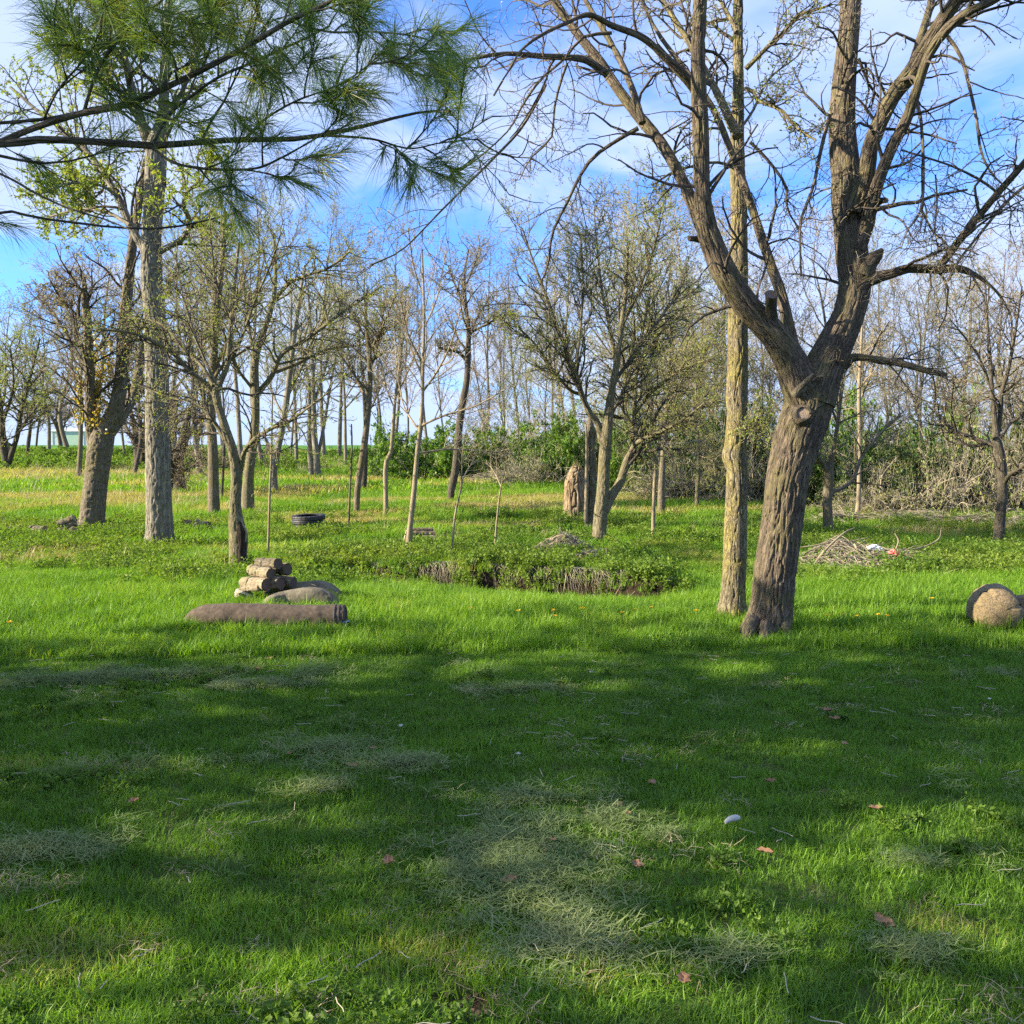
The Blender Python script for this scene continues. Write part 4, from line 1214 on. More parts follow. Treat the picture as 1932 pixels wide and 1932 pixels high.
far_row([(905, 870, 745, 'brush', 31, 'greybrown', 45.), (985, 870, 720, 'brush', 32, 'olive', 44.), (1060, 870, 700, 'brush', 31, 'greybrown', 42.), (1165, 870, 690, 'brush', 32, 'greybrown', 39.), (1215, 870, 600, 'brush', 33, 'olive', 37.), (1265, 870, 620, 'brush', 31, 'olive', 34.), (1310, 870, 600, 'brush', 32, 'olive', 34.), (1345, 870, 640, 'brush', 33, 'greybrown', 32.), (1410, 870, 690, 'brush', 31, 'olive', 32.), (1450, 870, 680, 'brush', 32, 'greybrown', 33.)],
        'of the centre thicket', 'many stemmed brushy tree from the left', 'brushy trees of the centre thicket')
far_row([(1540, 870, 700, 'brush', 32, 'olive', 31.), (1590, 870, 730, 'brush', 33, 'olive', 29.), (1650, 870, 740, 'brush', 31, 'greybrown', 29.), (1700, 870, 760, 'brush', 32, 'greybrown', 28.5), (1760, 870, 770, 'brush', 33, 'olive', 29.), (1815, 870, 740, 'brush', 31, 'olive', 28.), (1860, 870, 720, 'brush', 32, 'greybrown', 28.), (1915, 870, 700, 'brush', 33, 'olive', 27.), (1965, 870, 690, 'brush', 31, 'greybrown', 26.)],
        'of the right thicket', 'many stemmed brushy tree from the left', 'brushy trees of the right thicket')

# ------------------------------------------------------------------ shrubs and thickets
SH = {}


def shrub_arch(kind, seed):
    """unit shrub: about 1 m radius, 1 m... stems + leaves"""
    global rng
    keep = rng
    rng = np.random.default_rng(100 + seed)
    N = {'leafy': 28, 'tangle': 50, 'dark': 36}[kind]
    az = rng.random(N) * 6.28
    r_ = rng.random(N) ** 0.7 * 0.75
    base = np.column_stack([r_ * np.cos(az), r_ * np.sin(az), np.zeros(N)])
    d = norm(np.column_stack([np.cos(az) * rng.uniform(0.1, 1.1, N), np.sin(az) * rng.uniform(0.1, 1.1, N), np.ones(N)]))
    n = 10
    P = np.zeros((N, n, 3))
    P[:, 0] = base
    ln = (rng.uniform(0.65, 1.15, N) * np.sqrt(np.clip(1.15 - r_ ** 2, 0.15, 1)))[:, None] / (n - 1)
    for q in range(1, n):
        d = norm(d + rng.normal(size=d.shape) * 0.16 + np.array([0, 0, -0.05 if kind == 'leafy' else -0.10]) + base * 0.05)
        P[:, q] = P[:, q - 1] + d * ln
    P[..., 2] = np.maximum(P[..., 2], 0.01)
    R = np.full((N, n), 0.010) * np.linspace(1, 0.4, n)
    P2, R2 = spawn(P, R, 7, 0.1, 1.0, (30, 80), 0.55, 0.7, 7, -0.02, 0.28, 0.004)
    P3, R3 = spawn(P2, R2, 4, 0.1, 1.0, (30, 80), 0.6, 0.8, 5, 0.0, 0.3, 0.0028)
    b = Buf()
    b.tubes(P, R, 4)
    b.tubes(P2, R2, 3)
    b.tubes(P3, R3, 3)
    res = [('stems', b)]
    nl = {'leafy': 20, 'tangle': 3, 'dark': 13}[kind]
    b = Buf()
    t = rng.random((len(P3), nl)) * 3.99
    i0 = t.astype(int)
    C = P3[np.arange(len(P3))[:, None], i0].reshape(-1, 3) + rng.normal(size=(len(P3) * nl, 3)) * 0.02
    if kind == 'tangle':
        C = C[rng.random(len(C)) < 0.5]
    # leave gaps: leaves gather in clumps
    keepm = fbm(C * 3.1, 2) > (-0.35 if kind != 'tangle' else 0.0)
    b.leaves(C[keepm], 0.055 if kind == 'leafy' else 0.045, 0.62)
    res.append(('leaves', b))
    rng = keep
    return res


SMAT = {'leafy': ('twig', 'shrub'), 'tangle': ('twig', 'young'), 'dark': ('twigolive', 'darkshrub'), 'tanglegreen': ('twigolive', 'shrub')}


def shrub(kind, seed, px, pb, wpx, hpx, label, name='shrub', Y=None, mats=None, group='shrubs along the wood edge'):
    key = (kind, seed, mats)
    if (kind, seed) not in SH:
        SH[(kind, seed)] = shrub_arch(kind, seed)
    if key not in SH:
        mm = SMAT[mats or kind]
        SH[key] = [(n_, b_.mesh(n_, M[mm[0] if n_ == 'stems' else mm[1]], n_ == 'stems')) for n_, b_ in SH[(kind, seed)]]
    g_ = gp(px, pb) if Y is None else np.array([(px - 966) / FPX * Y, Y, terr((px - 966) / FPX * Y, Y)])
    root = thing(name, g_ - [0, 0, 0.03], label, 'shrub', group)
    sx = wpx * 0.5 * g_[1] / FPX / 0.95
    sz = (hpx * g_[1] / FPX if Y is None else EYE + (870 - (pb - hpx)) / FPX * Y - g_[2]) / 0.95
    root.scale = (sx, min(sx, 1.6), sz)
    root.rotation_euler = (0, 0, 0)
    for n_, me_ in SH[key]:
        obj(n_, me_, root, 'stuff')
    return root


shrub('leafy', 1, 795, 905, 170, 112, 'bright green shrub left of the blackened leaning trunk', Y=41)
shrub('leafy', 2, 900, 905, 170, 100, 'bright green shrub right behind the blackened leaning trunk', Y=42)
shrub('dark', 3, 742, 900, 70, 110, 'dark green juniper like bush at the left end of the centre shrubs', name='conifer_bush', Y=44)
shrub('tangle', 4, 965, 905, 150, 190, 'brown tangle of bare stems and vines above the green shrubs in the centre', name='tangled_thicket', Y=43)
shrub('leafy', 3, 1045, 905, 170, 112, 'green shrub left of the straw coloured snag', Y=39)
shrub('tangle', 5, 1010, 915, 150, 90, 'low grey brown bramble tangle left of the straw coloured snag', name='bramble', Y=36)
shrub('leafy', 1, 1130, 905, 170, 130, 'green leafy shrub behind the stems of the two stemmed tree', Y=37)
shrub('leafy', 2, 1215, 915, 150, 105, 'green shrub behind the Y forked young tree', Y=33)
shrub('tangle', 4, 1180, 905, 180, 230, 'tall brown thicket behind the two stemmed tree', name='tangled_thicket', Y=40)
shrub('dark', 1, 1290, 930, 170, 200, 'dark olive thicket left of the lichen covered trunk', name='tangled_thicket', Y=31)
shrub('dark', 2, 1365, 950, 170, 230, 'dark evergreen bush behind the lichen covered trunk', Y=29)
shrub('dark', 3, 1450, 960, 150, 220, 'dark evergreen bush seen between the lichen trunk and the forked trunk', Y=30)
shrub('tangle', 5, 1270, 925, 130, 90, 'low reddish brown bramble left of the thin leafless trunk', name='bramble', Y=29)
shrub('leafy', 3, 1575, 960, 180, 200, 'bright green shrub right of the big forked trunk', Y=27)
shrub('dark', 1, 1660, 965, 190, 160, 'dark vine covered mound right of the vine draped tree', name='tangled_thicket', Y=25.5)
shrub('leafy', 2, 1715, 965, 150, 160, 'green topped shrub over the dark thicket on the right', Y=27.5)
shrub('tangle', 4, 1725, 980, 190, 160, 'grey brown bramble tangle in front of the right thicket', name='bramble', Y=24.5)
shrub('tangle', 5, 1830, 975, 170, 240, 'tan heap of dead hanging vines left of the dark spreading tree', name='tangled_thicket', Y=25)
shrub('leafy', 1, 1865, 965, 150, 220, 'yellow green shrub behind the dark spreading tree', Y=27)
shrub('tangle', 4, 1935, 985, 150, 220, 'brown vine tangle at the right edge of the photo', name='tangled_thicket', Y=24)
shrub('leafy', 3, 1800, 960, 130, 120, 'olive shrub behind the tan vine heap', Y=28)
shrub('tangle', 5, 1640, 985, 150, 100, 'low brown bramble at the foot of the vine draped tree', name='bramble', Y=24.5)
shrub('tangle', 5, 1500, 960, 150, 190, 'brown twiggy thicket hidden behind the big forked trunk', name='tangled_thicket', Y=28)
shrub('dark', 1, 985, 905, 160, 95, 'dark green shrub under the brown tangle in the centre', Y=41)
shrub('dark', 2, 850, 905, 170, 100, 'dark green shrub between the two bright green ones', Y=43)
shrub('dark', 3, 1085, 905, 170, 120, 'dark green shrub behind the dead split trunk', Y=38)
shrub('dark', 1, 1170, 905, 150, 130, 'dark green shrub right of the two stemmed tree', Y=36)
shrub('dark', 2, 1240, 915, 150, 150, 'dark shrub behind the grey trunk right of the Y forked tree', Y=32)
shrub('tangle', 4, 1320, 935, 190, 150, 'grey tangle around the thin leafless trunk', name='tangled_thicket', Y=29)
shrub('tangle', 5, 1410, 950, 190, 170, 'grey brown tangle behind the lichen covered trunk', name='tangled_thicket', Y=28)
shrub('dark', 3, 1540, 960, 170, 170, 'dark green shrub just right of the big forked trunk', Y=27.5)
shrub('dark', 2, 1610, 965, 170, 180, 'dark green shrub behind the wounded tree', Y=26.5)
shrub('dark', 3, 1700, 965, 190, 150, 'largest dark mound in the middle of the right thicket', Y=26)
shrub('dark', 1, 1780, 965, 190, 170, 'dark shrub left of the tan vine heap', Y=26.5)
shrub('dark', 2, 1850, 965, 190, 160, 'dark shrub right of the tan vine heap', Y=26)
shrub('dark', 1, 1920, 975, 170, 190, 'dark shrub behind the leaning grey trunk', Y=26)
shrub('leafy', 3, 1760, 965, 150, 175, 'olive green shrub top above the right bramble', Y=29)
shrub('leafy', 2, 130, 875, 90, 34, 'low green bush on the slope below the pale shed', Y=60)
shrub('leafy', 1, 240, 872, 110, 30, 'low green bush on the slope left of the tall grey trunk', Y=64)
shrub('dark', 2, 40, 876, 110, 26, 'low dark bush on the slope at the left edge', Y=60)
shrub('dark', 3, 330, 872, 60, 30, 'low dark bush on the slope right of the tall grey trunk', Y=66)

# ------------------------------------------------------------------ the overhanging pine on the left
YP = 3.7
PX = lambda pts, dY=0.0, Y0=YP: pxpath(pts, Y0, dY)
pine_loc = np.array([-6.6, 4.3, 0.0])
pine = thing('pine_tree', pine_loc, 'long needled pine whose dark boughs hang across the upper left of the photo', 'tree')
b = Buf()
P = catmull(np.array([[-6.6, 4.3, -0.1], [-6.55, 4.3, 3], [-6.6, 4.35, 6], [-6.5, 4.4, 11]]), 60)
b.tubes(P, np.linspace(0.24, 0.05, 60), 18, bark_disp(0.02))
add_part(pine, 'trunk', b, M['brown'])


def ext(PR, pre):
    P, R = PR
    q = np.concatenate([np.array(pre, float), P])
    r = np.concatenate([np.linspace(R[0] * 2.0, R[0] * 1.15, len(pre)), R])
    return resamp(q, r, 60)


boughs = [
    ext(PX([(0, 271, 15), (66, 263, 14), (139, 265, 13), (232, 271, 13), (291, 275, 13), (381, 268, 11), (463, 263, 10), (546, 263, 9), (608, 255, 8), (674, 241, 7), (724, 228, 6), (774, 215, 5), (830, 208, 4)], 0.5), [(-6.6, 4.3, 2.5), (-4.5, 4.0, 2.75)]),
    PX([(0, 268, 12), (66, 241, 12), (149, 215, 12), (232, 199, 12), (298, 172, 11), (381, 132, 11), (463, 89, 10), (546, 40, 9), (629, 0, 8), (700, -45, 6)], -0.4),
    ext(PX([(0, 232, 6), (83, 225, 5.5), (142, 213, 5)], 0.1), [(-4.6, 4.0, 2.85)]),
    PX([(159, 208, 6), (185, 132, 6), (232, 66, 5.5), (298, 7, 5), (340, -40, 4)], -0.3),
    PX([(288, 272, 6), (310, 232, 5), (331, 205, 5), (407, 149, 5), (480, 116, 5), (560, 80, 4), (620, 50, 3.5)], 0.4),
    PX([(288, 280, 6), (331, 308, 5), (397, 319, 5), (480, 318, 4.5), (530, 298, 4), (572, 275, 3)], -0.25),
    ext(PX([(0, 402, 5), (132, 419, 4.5), (232, 430, 4), (314, 430, 3.6), (397, 414, 3), (463, 397, 2.4)], 0.3), [(-6.5, 4.3, 2.3), (-4.0, 3.9, 2.4)]),
    ext(PX([(0, 324, 4.5), (66, 364, 4), (132, 394, 3.6), (199, 414, 3), (260, 440, 2)], -0.2), [(-6.5, 4.3, 3.0), (-3.6, 3.8, 2.75)]),
    PX([(463, 89, 6), (500, 60, 4), (470, 0, 3)], 0.2),
    PX([(381, 132, 5), (400, 80, 4), (415, 30, 3), (410, -20, 2)], 0.2),
    PX([(463, 263, 5), (500, 225, 4), (560, 190, 3.5), (640, 160, 3), (700, 120, 2.5)], -0.3),
    PX([(608, 255, 5), (700, 262, 4), (770, 280, 3), (830, 270, 2.5), (900, 262, 2)], -0.3),
    PX([(546, 40, 5), (620, 60, 4), (700, 60, 3.5), (790, 70, 3), (860, 100, 2)], 0.2),
    PX([(300, 172, 5), (250, 110, 4), (200, 50, 3), (160, 0, 2)], 0.4),
    PX([(83, 225, 4), (110, 170, 3.5), (160, 110, 3), (190, 60, 2)], -0.3),
]
for (P, R) in boughs:
    b = Buf()
    b.tubes(*resamp(P, R, 60), 10, bark_disp(0.003, 60, 12), cap=True)
    add_part(pine, 'bough', b, M['dark'])


def needles(buf, C, D, count, length, wid):
    """C tip positions, D directions: bundles of long needles spraying round the shoot"""
    N = len(C)
    D = norm(D)[:, None, :]
    off = rng.random((N, count, 1)) * -0.11
    ax = norm(D + rng.normal(size=(N, count, 3)) * rng.uniform(0.3, 0.6, (N, 1, 1)) + np.array([0, 0, -0.18]))
    L = length * rng.uniform(0.7, 1.15, (N, count, 1))
    p0 = C[:, None, :] + D * off
    side = norm(np.cross(ax, rng.normal(size=ax.shape))) * wid * 0.5
    mid = p0 + ax * L * 0.5
    tip = mid + norm(ax + np.array([0, 0, -0.30])) * L * 0.5
    V = np.stack([p0 + side, p0 - side, mid - side, mid + side, tip], 2).reshape(-1, 3)
    k = np.arange(N * count)[:, None] * 5
    buf.add(V, Q=k + np.array([[0, 1, 2, 3]]), T=k + np.array([[3, 2, 4]]),
            tint=np.repeat(np.clip(np.repeat(rng.random(N), count) * 0.75 + rng.random(N * count) * 0.3, 0, 1), 5))


bP = np.array([resamp(P, R, 40)[0] for (P, R) in boughs])
bR = np.array([resamp(P, R, 40)[1] for (P, R) in boughs])
sel = [0, 1, 2, 3, 4, 5, 8, 9, 10, 11, 12, 13, 14]
# keep the shoots that stand on the visible outer part of each bough
s1, r1 = spawn(bP[sel], bR[sel], 7, 0.25, 1.0, (30, 60), 0.28, 0.5, 7, 0.03, 0.12, 0.004, lmax=0.55, lmin=0.22, at_tip=True)
s2, r2 = spawn(s1, r1, 4, 0.3, 1.0, (25, 50), 0.55, 0.6, 5, 0.04, 0.10, 0.003, lmax=0.3, lmin=0.1, at_tip=True)
b = Buf()
b.tubes(s1, r1, 5)
b.tubes(s2, r2, 4)
add_part(pine, 'twigs', b, M['dark'], 'stuff')
nb = Buf()
tips = np.concatenate([s1[:, -1], s2[:, -1], s2[:, 3]])
dirs = np.concatenate([s1[:, -1] - s1[:, -2], s2[:, -1] - s2[:, -2], s2[:, 3] - s2[:, 2]])
def pxof(C):
    dep = C[:, 1] * CP - (C[:, 2] - EYE) * SP
    return 966 + FPX * C[:, 0] / dep
okn = (pxof(tips) < 905) & (rng.random(len(tips)) < 0.85)
needles(nb, tips[okn], dirs[okn], 30, 0.17, 0.0019)
add_part(pine, 'needles', nb, M['needle'], 'stuff', False)
# the rest of its crown, out of the frame, is what shades the lawn
P = resamp(catmull(np.array([[-6.6, 4.3, 0.2], [-6.5, 4.4, 11]]), 10), np.linspace(0.22, 0.05, 10), 24)
c1_, cr1 = spawn(P[0][None], P[1][None], 54, 0.05, 1.0, (72, 95), 0.30, 0.35, 10, 0.015, 0.04, 0.02, lmax=3.0, lmin=1.2, decay=0.7)
# nothing of this crown reaches into the view
far_in = c1_[:, -1, 0] < -0.62 * c1_[:, -1, 1] - 0.9
c1_, cr1 = c1_[far_in], cr1[far_in]
c2_, cr2 = spawn(c1_, cr1, 9, 0.2, 1.0, (30, 65), 0.35, 0.4, 6, 0.03, 0.1, 0.006, at_tip=True)
c3_, cr3 = spawn(c2_, cr2, 3, 0.3, 1.0, (25, 50), 0.5, 0.6, 4, 0.04, 0.1, 0.004, lmin=0.15, at_tip=True)
b = Buf()
b.tubes(c1_, cr1, 6)
b.tubes(c2_, cr2, 4)
b.tubes(c3_, cr3, 3)
add_part(pine, 'branches', b, M['dark'], 'stuff')
nb = Buf()
tt = np.concatenate([c3_[:, -1], c3_[:, 2]])
dd = np.concatenate([c3_[:, -1] - c3_[:, -2]] * 2)
ok = tt[:, 0] < -0.6 * tt[:, 1] - 0.5
needles(nb, tt[ok], dd[ok], 20, 0.17, 0.013)
add_part(pine, 'outer_needles', nb, M['needle'], 'stuff', False)
PINE_CROWN = [c for c in pine.children if c.name.split('.')[0] in ('outer_needles', 'branches', 'trunk')]


def shade_pine(x, y, s, rz, label):  # extra pine out of frame, added for the shade it throws on the lawn
    r_ = thing('pine_tree', (x, y, -0.05), label, 'tree', 'unseen pines added to shade the lawn')
    r_.scale = (s, s, s)
    r_.rotation_euler = (0, 0, rz)
    for c in PINE_CROWN:
        o = c.copy()
        COL.objects.link(o)
        o.parent = r_
    return r_


shade_pine(-10.0, 3.9, 1.1, 2.2, 'unseen dense pine behind the overhanging pine, added to shade the lawn')
hp_ = shade_pine(-6.1, 0.8, 0.85, 3.0, 'unseen high crowned pine nearest the viewer, added to shade the lower right lawn')
hp_.location.z = 1.9  # crown raised so sunlight slips under it to the lower left lawn
b = Buf()
b.tubes(catmull(np.array([[-6.1, 0.8, -0.1], [-6.12, 0.8, 2], [-6.1, 0.8, 4]]), 30), np.linspace(0.23, 0.16, 30), 14, bark_disp(0.02))
lt_ = add_part(hp_, 'lower_trunk', b, M['brown'])
lt_.parent = hp_
V_ = (np.concatenate(b.V) - np.array([-6.1, 0.8, 1.9])) @ np.array([[math.cos(3), -math.sin(3), 0], [math.sin(3), math.cos(3), 0], [0, 0, 1]]) / 0.85
lt_.data.vertices.foreach_set('co', V_.astype(np.float32).ravel())
lt_.data.update()
shade_pine(-12.4, 3.6, 1.35, 1.1, 'unseen tall dense pine farthest left, added to shade the lawn')

# ------------------------------------------------------------------ objects in the meadow
def log_obj(name, c, axis, r, L, label, cat='log', group=None, bark='brown', face='darkrings', amp=0.006, k=26, oval=1.0):
    ax = norm(np.array(axis, float))
    c = np.array(c, float)
    rt_ = thing(name, c, label, cat, group)
    n = 14
    P = c + np.outer(np.linspace(-L / 2, L / 2, n), ax) + rng.normal(size=(n, 3)) * r * 0.03
    b_ = Buf()
    P_f, R_f = resamp(P, r * (1 + 0.04 * rng.normal(size=n)), 44)
    b_.tubes(P_f, R_f, k * 2, bark_disp(amp * 1.5, 40, 7, 0.14))
    add_part(rt_, 'bark', b_, M[bark])
    for e, sgn in ((P[-1], 1), (P[0], -1)):
        cut_face(rt_, e - ax * 0.002 * sgn, ax * sgn, r * 0.99, M[face])
    return rt_


# carpet roll in front
gA, gB = gp(372, 1190), gp(648, 1190)
YR = 0.5 * (gA[1] + gB[1])
rt = thing('carpet_roll', gp(510, 1188), 'long dark brown carpet roll lying in tall grass, foremost of the three rolls', 'carpet roll', 'rolled carpets by the firewood')
P = np.array([at(356, 1178, YR + 0.1), at(372, 1168, YR + 0.08), at(400, 1163, YR + 0.06), at(460, 1164, YR + 0.03), at(530, 1166, YR), at(600, 1166, YR), at(650, 1165, YR)])
R = np.array([0.055, 0.085, 0.108, 0.116, 0.118, 0.118, 0.115])
P, R = resamp(P, R, 90)
b = Buf()
b.tubes(P, R, 48, lambda bk, R_: 0.022 * vnoise(bk * np.array([6, 6, 2.2])) + 0.008 * vnoise(bk * np.array([18, 18, 9])) + 0.004 * vnoise(bk * np.array([50, 50, 30])))
add_part(rt, 'roll', b, M['carpet'])
b = Buf()   # spiral edge at the open end
ax = norm(P[-1] - P[-5])
u = norm(np.cross(ax, [0, 0, 1]))
v = np.cross(u, ax)
for turn in range(3):
    th = np.linspace(0, 2 * np.pi, 40)
    rr = 0.108 - 0.03 * turn - 0.02 * th / 6.28
    b.tubes(P[-1] + np.outer(rr * np.cos(th), u) + np.outer(rr * np.sin(th), v) + ax * 0.003, np.full(40, 0.011), 8)
V, Q_, T_ = disc(P[-1] - ax * 0.01, ax, 0.105)
b.add(V, Q_, T_)
add_part(rt, 'rolled_edge', b, M['carpet'])
for off_, mt in ((0.035, 'rubber'), (0.075, 'rubber')):
    b = Buf()
    th = np.linspace(0, 2 * np.pi, 40)
    b.tubes(P[-1] - ax * off_ + np.outer(0.121 * np.cos(th), u) + np.outer(0.121 * np.sin(th), v), np.full(40, 0.006), 6)
    add_part(rt, 'tie', b, M[mt])
b = Buf()
pp = P[-1] + np.array([-0.01, -0.10, -0.05])
cl = pp + rng.normal(size=(9, 3)) * [0.03, 0.01, 0.035]
b.tubes(catmull(cl, 60), np.full(60, 0.009), 6)
add_part(rt, 'blue_cord', b, M['bluerope'])


def soft_roll(pts, label, Y, mat, radii, squash=0.8):
    rt_ = thing('carpet_roll', at(pts[len(pts) // 2][0], pts[len(pts) // 2][1] + 15, Y) * [1, 1, 0] + [0, 0, 0.02], label, 'carpet roll', 'rolled carpets by the firewood')
    P_ = np.array([at(p[0], p[1], Y + (p[2] if len(p) > 2 else 0)) for p in pts])
    P_, R_ = resamp(P_, np.array(radii), 120)
    b_ = Buf()
    b_.tubes(P_, R_, 64, lambda bk, R__: 0.10 * R__ * vnoise(bk * np.array([5, 5, 3])) + 0.012 * (np.abs(vnoise(bk * np.array([16, 16, 5]) + 0.8 * vnoise(bk * 5.0)[..., None])) - 0.4) + 0.003 * vnoise(bk * 40), cap=True)
    add_part(rt_, 'roll', b_, M[mat])
    return rt_


YR2 = gp(560, 1150)[1]
soft_roll([(498, 1146, -0.15), (512, 1139, -0.1), (540, 1133), (575, 1129), (600, 1130), (620, 1137), (631, 1147)], 'grey tan rolled cloth bundle directly behind the brown carpet roll', YR2, 'tarp', [0.05, 0.09, 0.11, 0.12, 0.12, 0.11, 0.085])
soft_roll([(500, 1124), (530, 1121), (565, 1118), (598, 1116), (616, 1119), (629, 1127), (634, 1140)], 'grey tan rolled cloth bundle farthest back, with firewood resting on its left end', YR2 + 0.45, 'tarp', [0.08, 0.10, 0.12, 0.13, 0.125, 0.11, 0.08])
# cream flap left of them: a folded sheet
b = Buf()
YF = YR2 + 0.1
us = np.linspace(0, 1, 26)
for layer in range(3):
    V = []
    for uu in us:
        x_, y_ = 441 + 46 * uu, 1120 + 26 * uu ** 2 - 4 * math.sin(uu * 3) + 3.5 * layer
        for vv in np.linspace(0, 1, 10):
            p_ = at(x_ + 10 * vv, y_ - 9 * math.sin(vv * 2.6) * (1 - 0.2 * uu), YF + 0.28 * vv + 0.02 * layer)
            V.append(p_ + rng.normal(size=3) * 0.0025)
    i, j = np.meshgrid(np.arange(25), np.arange(9), indexing='ij')
    Q_ = np.stack([i * 10 + j, i * 10 + j + 1, (i + 1) * 10 + j + 1, (i + 1) * 10 + j], -1).reshape(-1, 4)
    b.add(V, Q_)
rt = thing('folded_sheet', gp(465, 1142), 'cream folded cloth sheet at the left end of the cloth bundles under the firewood', 'sheet')
add_part(rt, 'cloth', b, M['cream'])

# firewood pile on the rolls: (px,py of the near cut end, radius px, length m)
YL = YR2 + 0.15
for (px, py, rp, L, dy, lab, bk_) in [
        (525, 1064, 10.5, 0.34, 0.12, 'topmost firewood log lying across the pile on the cloth bundles', 'brown'),
        (543, 1074, 10.5, 0.30, 0.26, 'firewood log just below and right of the topmost one, mostly its dark end showing', 'brown'),
        (511, 1083, 11.0, 0.33, 0.02, 'peeled pale firewood log on the left of the middle row of the pile', 'pale'),
        (503, 1103, 11.5, 0.36, -0.05, 'lower left firewood log with ragged pale bark in the pile by the carpet rolls', 'pale'),
        (530, 1101, 12.0, 0.32, 0.02, 'middle firewood log of the bottom row, dark round end facing out', 'brown'),
        (553, 1099, 11.0, 0.32, 0.12, 'rightmost firewood log of the bottom row resting on the grey cloth bundle', 'brown')]:
    Y_ = YL + dy
    e = at(px, py, Y_)
    ax = norm(np.array([0.80, -0.55, -0.02 + 0.03 * rng.normal()]))
    log_obj('firewood_log', e - ax * L / 2, ax, rp * Y_ / FPX, L, lab, group='firewood pile by the carpet rolls', bark=bk_, amp=0.007)
# split wedge
e = at(472, 1110, YL)
log_obj('split_log', e, (0.85, -0.45, 0.1), 0.035, 0.26, 'small reddish split piece of wood at the lower left of the firewood pile', group='firewood pile by the carpet rolls', bark='pale', face='rings', amp=0.01)

# logs left of the double stemmed tree
for (px, py, rp, L, ax, lab, bk_) in [
        (72, 1003, 8.0, 0.30, (0.9, -0.3, -0.05), 'short thick log lying alone at the far left of the meadow', 'brown'),
        (80, 1011, 4.0, 0.34, (1.0, -0.1, 0.0), 'flat pale log half buried in grass below the short thick log', 'pale'),
        (126, 986, 6.5, 0.30, (0.9, 0.1, 0.38), 'topmost tilted log of the small stack left of the double stemmed tree', 'brown'),
        (127, 996, 6.5, 0.34, (0.85, 0.1, 0.5), 'middle log of the small stack left of the double stemmed tree', 'brown'),
        (136, 1004, 6.5, 0.26, (0.7, -0.6, 0.1), 'lower right log of the small stack left of the double stemmed tree', 'dark'),
        (117, 1007, 6.0, 0.26, (0.5, -0.7, 0.2), 'lower left log of the small stack left of the double stemmed tree', 'dark')]:
    Y_ = gp(px, 1013)[1]
    log_obj('log', at(px, py - 2, Y_ - 0.4), ax, rp * 1.15 * Y_ / FPX, L * 1.1, lab, bark=bk_, group='logs at the far left of the meadow', face='rings')

# low heap behind the tall grey tree
hp = [(336, 997), (345, 999), (352, 993), (358, 999), (363, 991), (370, 997), (377, 992), (384, 998), (390, 993), (396, 998), (355, 987), (372, 986)]
for k_, (px, py) in enumerate(hp):
    Y_ = gp(px, 1002)[1]
    row = 'top' if py < 989 else ('middle' if py < 995 else 'bottom')
    same = sorted(p_[0] for p_ in hp if (p_[1] < 989) == (py < 989) and (989 <= p_[1] < 995) == (989 <= py < 995))
    log_obj('log', at(px, py - 2, Y_ - 0.35 + 0.1 * rng.random()), (rng.normal() * 0.6, -1, rng.normal() * 0.1), (3.6 + rng.random() * 1.2) * Y_ / FPX, 0.3 + 0.2 * rng.random(),
            f'{ORD[same.index(px)]} log from the left, {row} row of heap right of tall grey tree', bark='brown' if k_ % 3 else 'pale', face='rings' if k_ % 2 else 'darkrings', group='low log heap right of the tall grey tree', k=12)

# stacked tyres
gT = gp(574, 1009)
YT = gT[1]
for k_, (lab, rr) in enumerate([('bottom black tyre of the stack in the weeds', 0.31), ('middle black tyre of the stack in the weeds', 0.33), ('top black tyre of the stack in the weeds, widest and slightly tilted', 0.355)]):
    c = np.array([gT[0] + 0.02 * (k_ - 1), gT[1] + rr, gT[2] + 0.15 + 0.10 * k_])
    rt = thing('tyre', c, lab, 'tyre', 'stacked black tyres')
    b = Buf()
    th = np.linspace(0, 2 * np.pi, 49)
    nseg = 20
    V, Q_ = [], []
    prof = [(0.0, -0.035), (-0.015, -0.05), (-0.06, -0.052), (-0.12, -0.045), (-0.13, -0.035), (-0.085, -0.03), (-0.05, -0.02), (-0.05, 0.02), (-0.085, 0.03), (-0.13, 0.035), (-0.12, 0.045), (-0.06, 0.052), (-0.015, 0.05), (0.0, 0.035), (0.004, 0.015), (-0.004, 0.0), (0.004, -0.015)]
    m_ = len(prof)
    for t_ in range(48):
        a_ = t_ / 48 * 2 * np.pi
        for (dr, dz) in prof:
            rad_ = rr + dr
            V.append(c + [rad_ * math.cos(a_), rad_ * math.sin(a_), dz + (0.02 * math.sin(a_ + 0.5) if k_ == 2 else 0)])
    for t_ in range(48):
        for q in range(m_):
            Q_.append((t_ * m_ + q, ((t_ + 1) % 48) * m_ + q, ((t_ + 1) % 48) * m_ + (q + 1) % m_, t_ * m_ + (q + 1) % m_))
    b.add(V, Q_)
    add_part(rt, 'casing', b, M['rubber'])
    b = Buf()
    for q in range(24):
        a_ = q / 24 * 6.283
        d_ = np.array([math.cos(a_), math.sin(a_), 0])
        for sg in (-1, 1):
            b.tubes(np.array([c + d_ * (rr + 0.001) + [0, 0, sg * 0.008], c + d_ * (rr - 0.008) + [0, 0, sg * 0.046]]), np.array([0.006, 0.006]), 4, cap=True)
    add_part(rt, 'tread_blocks', b, M['rubber'], 'stuff')

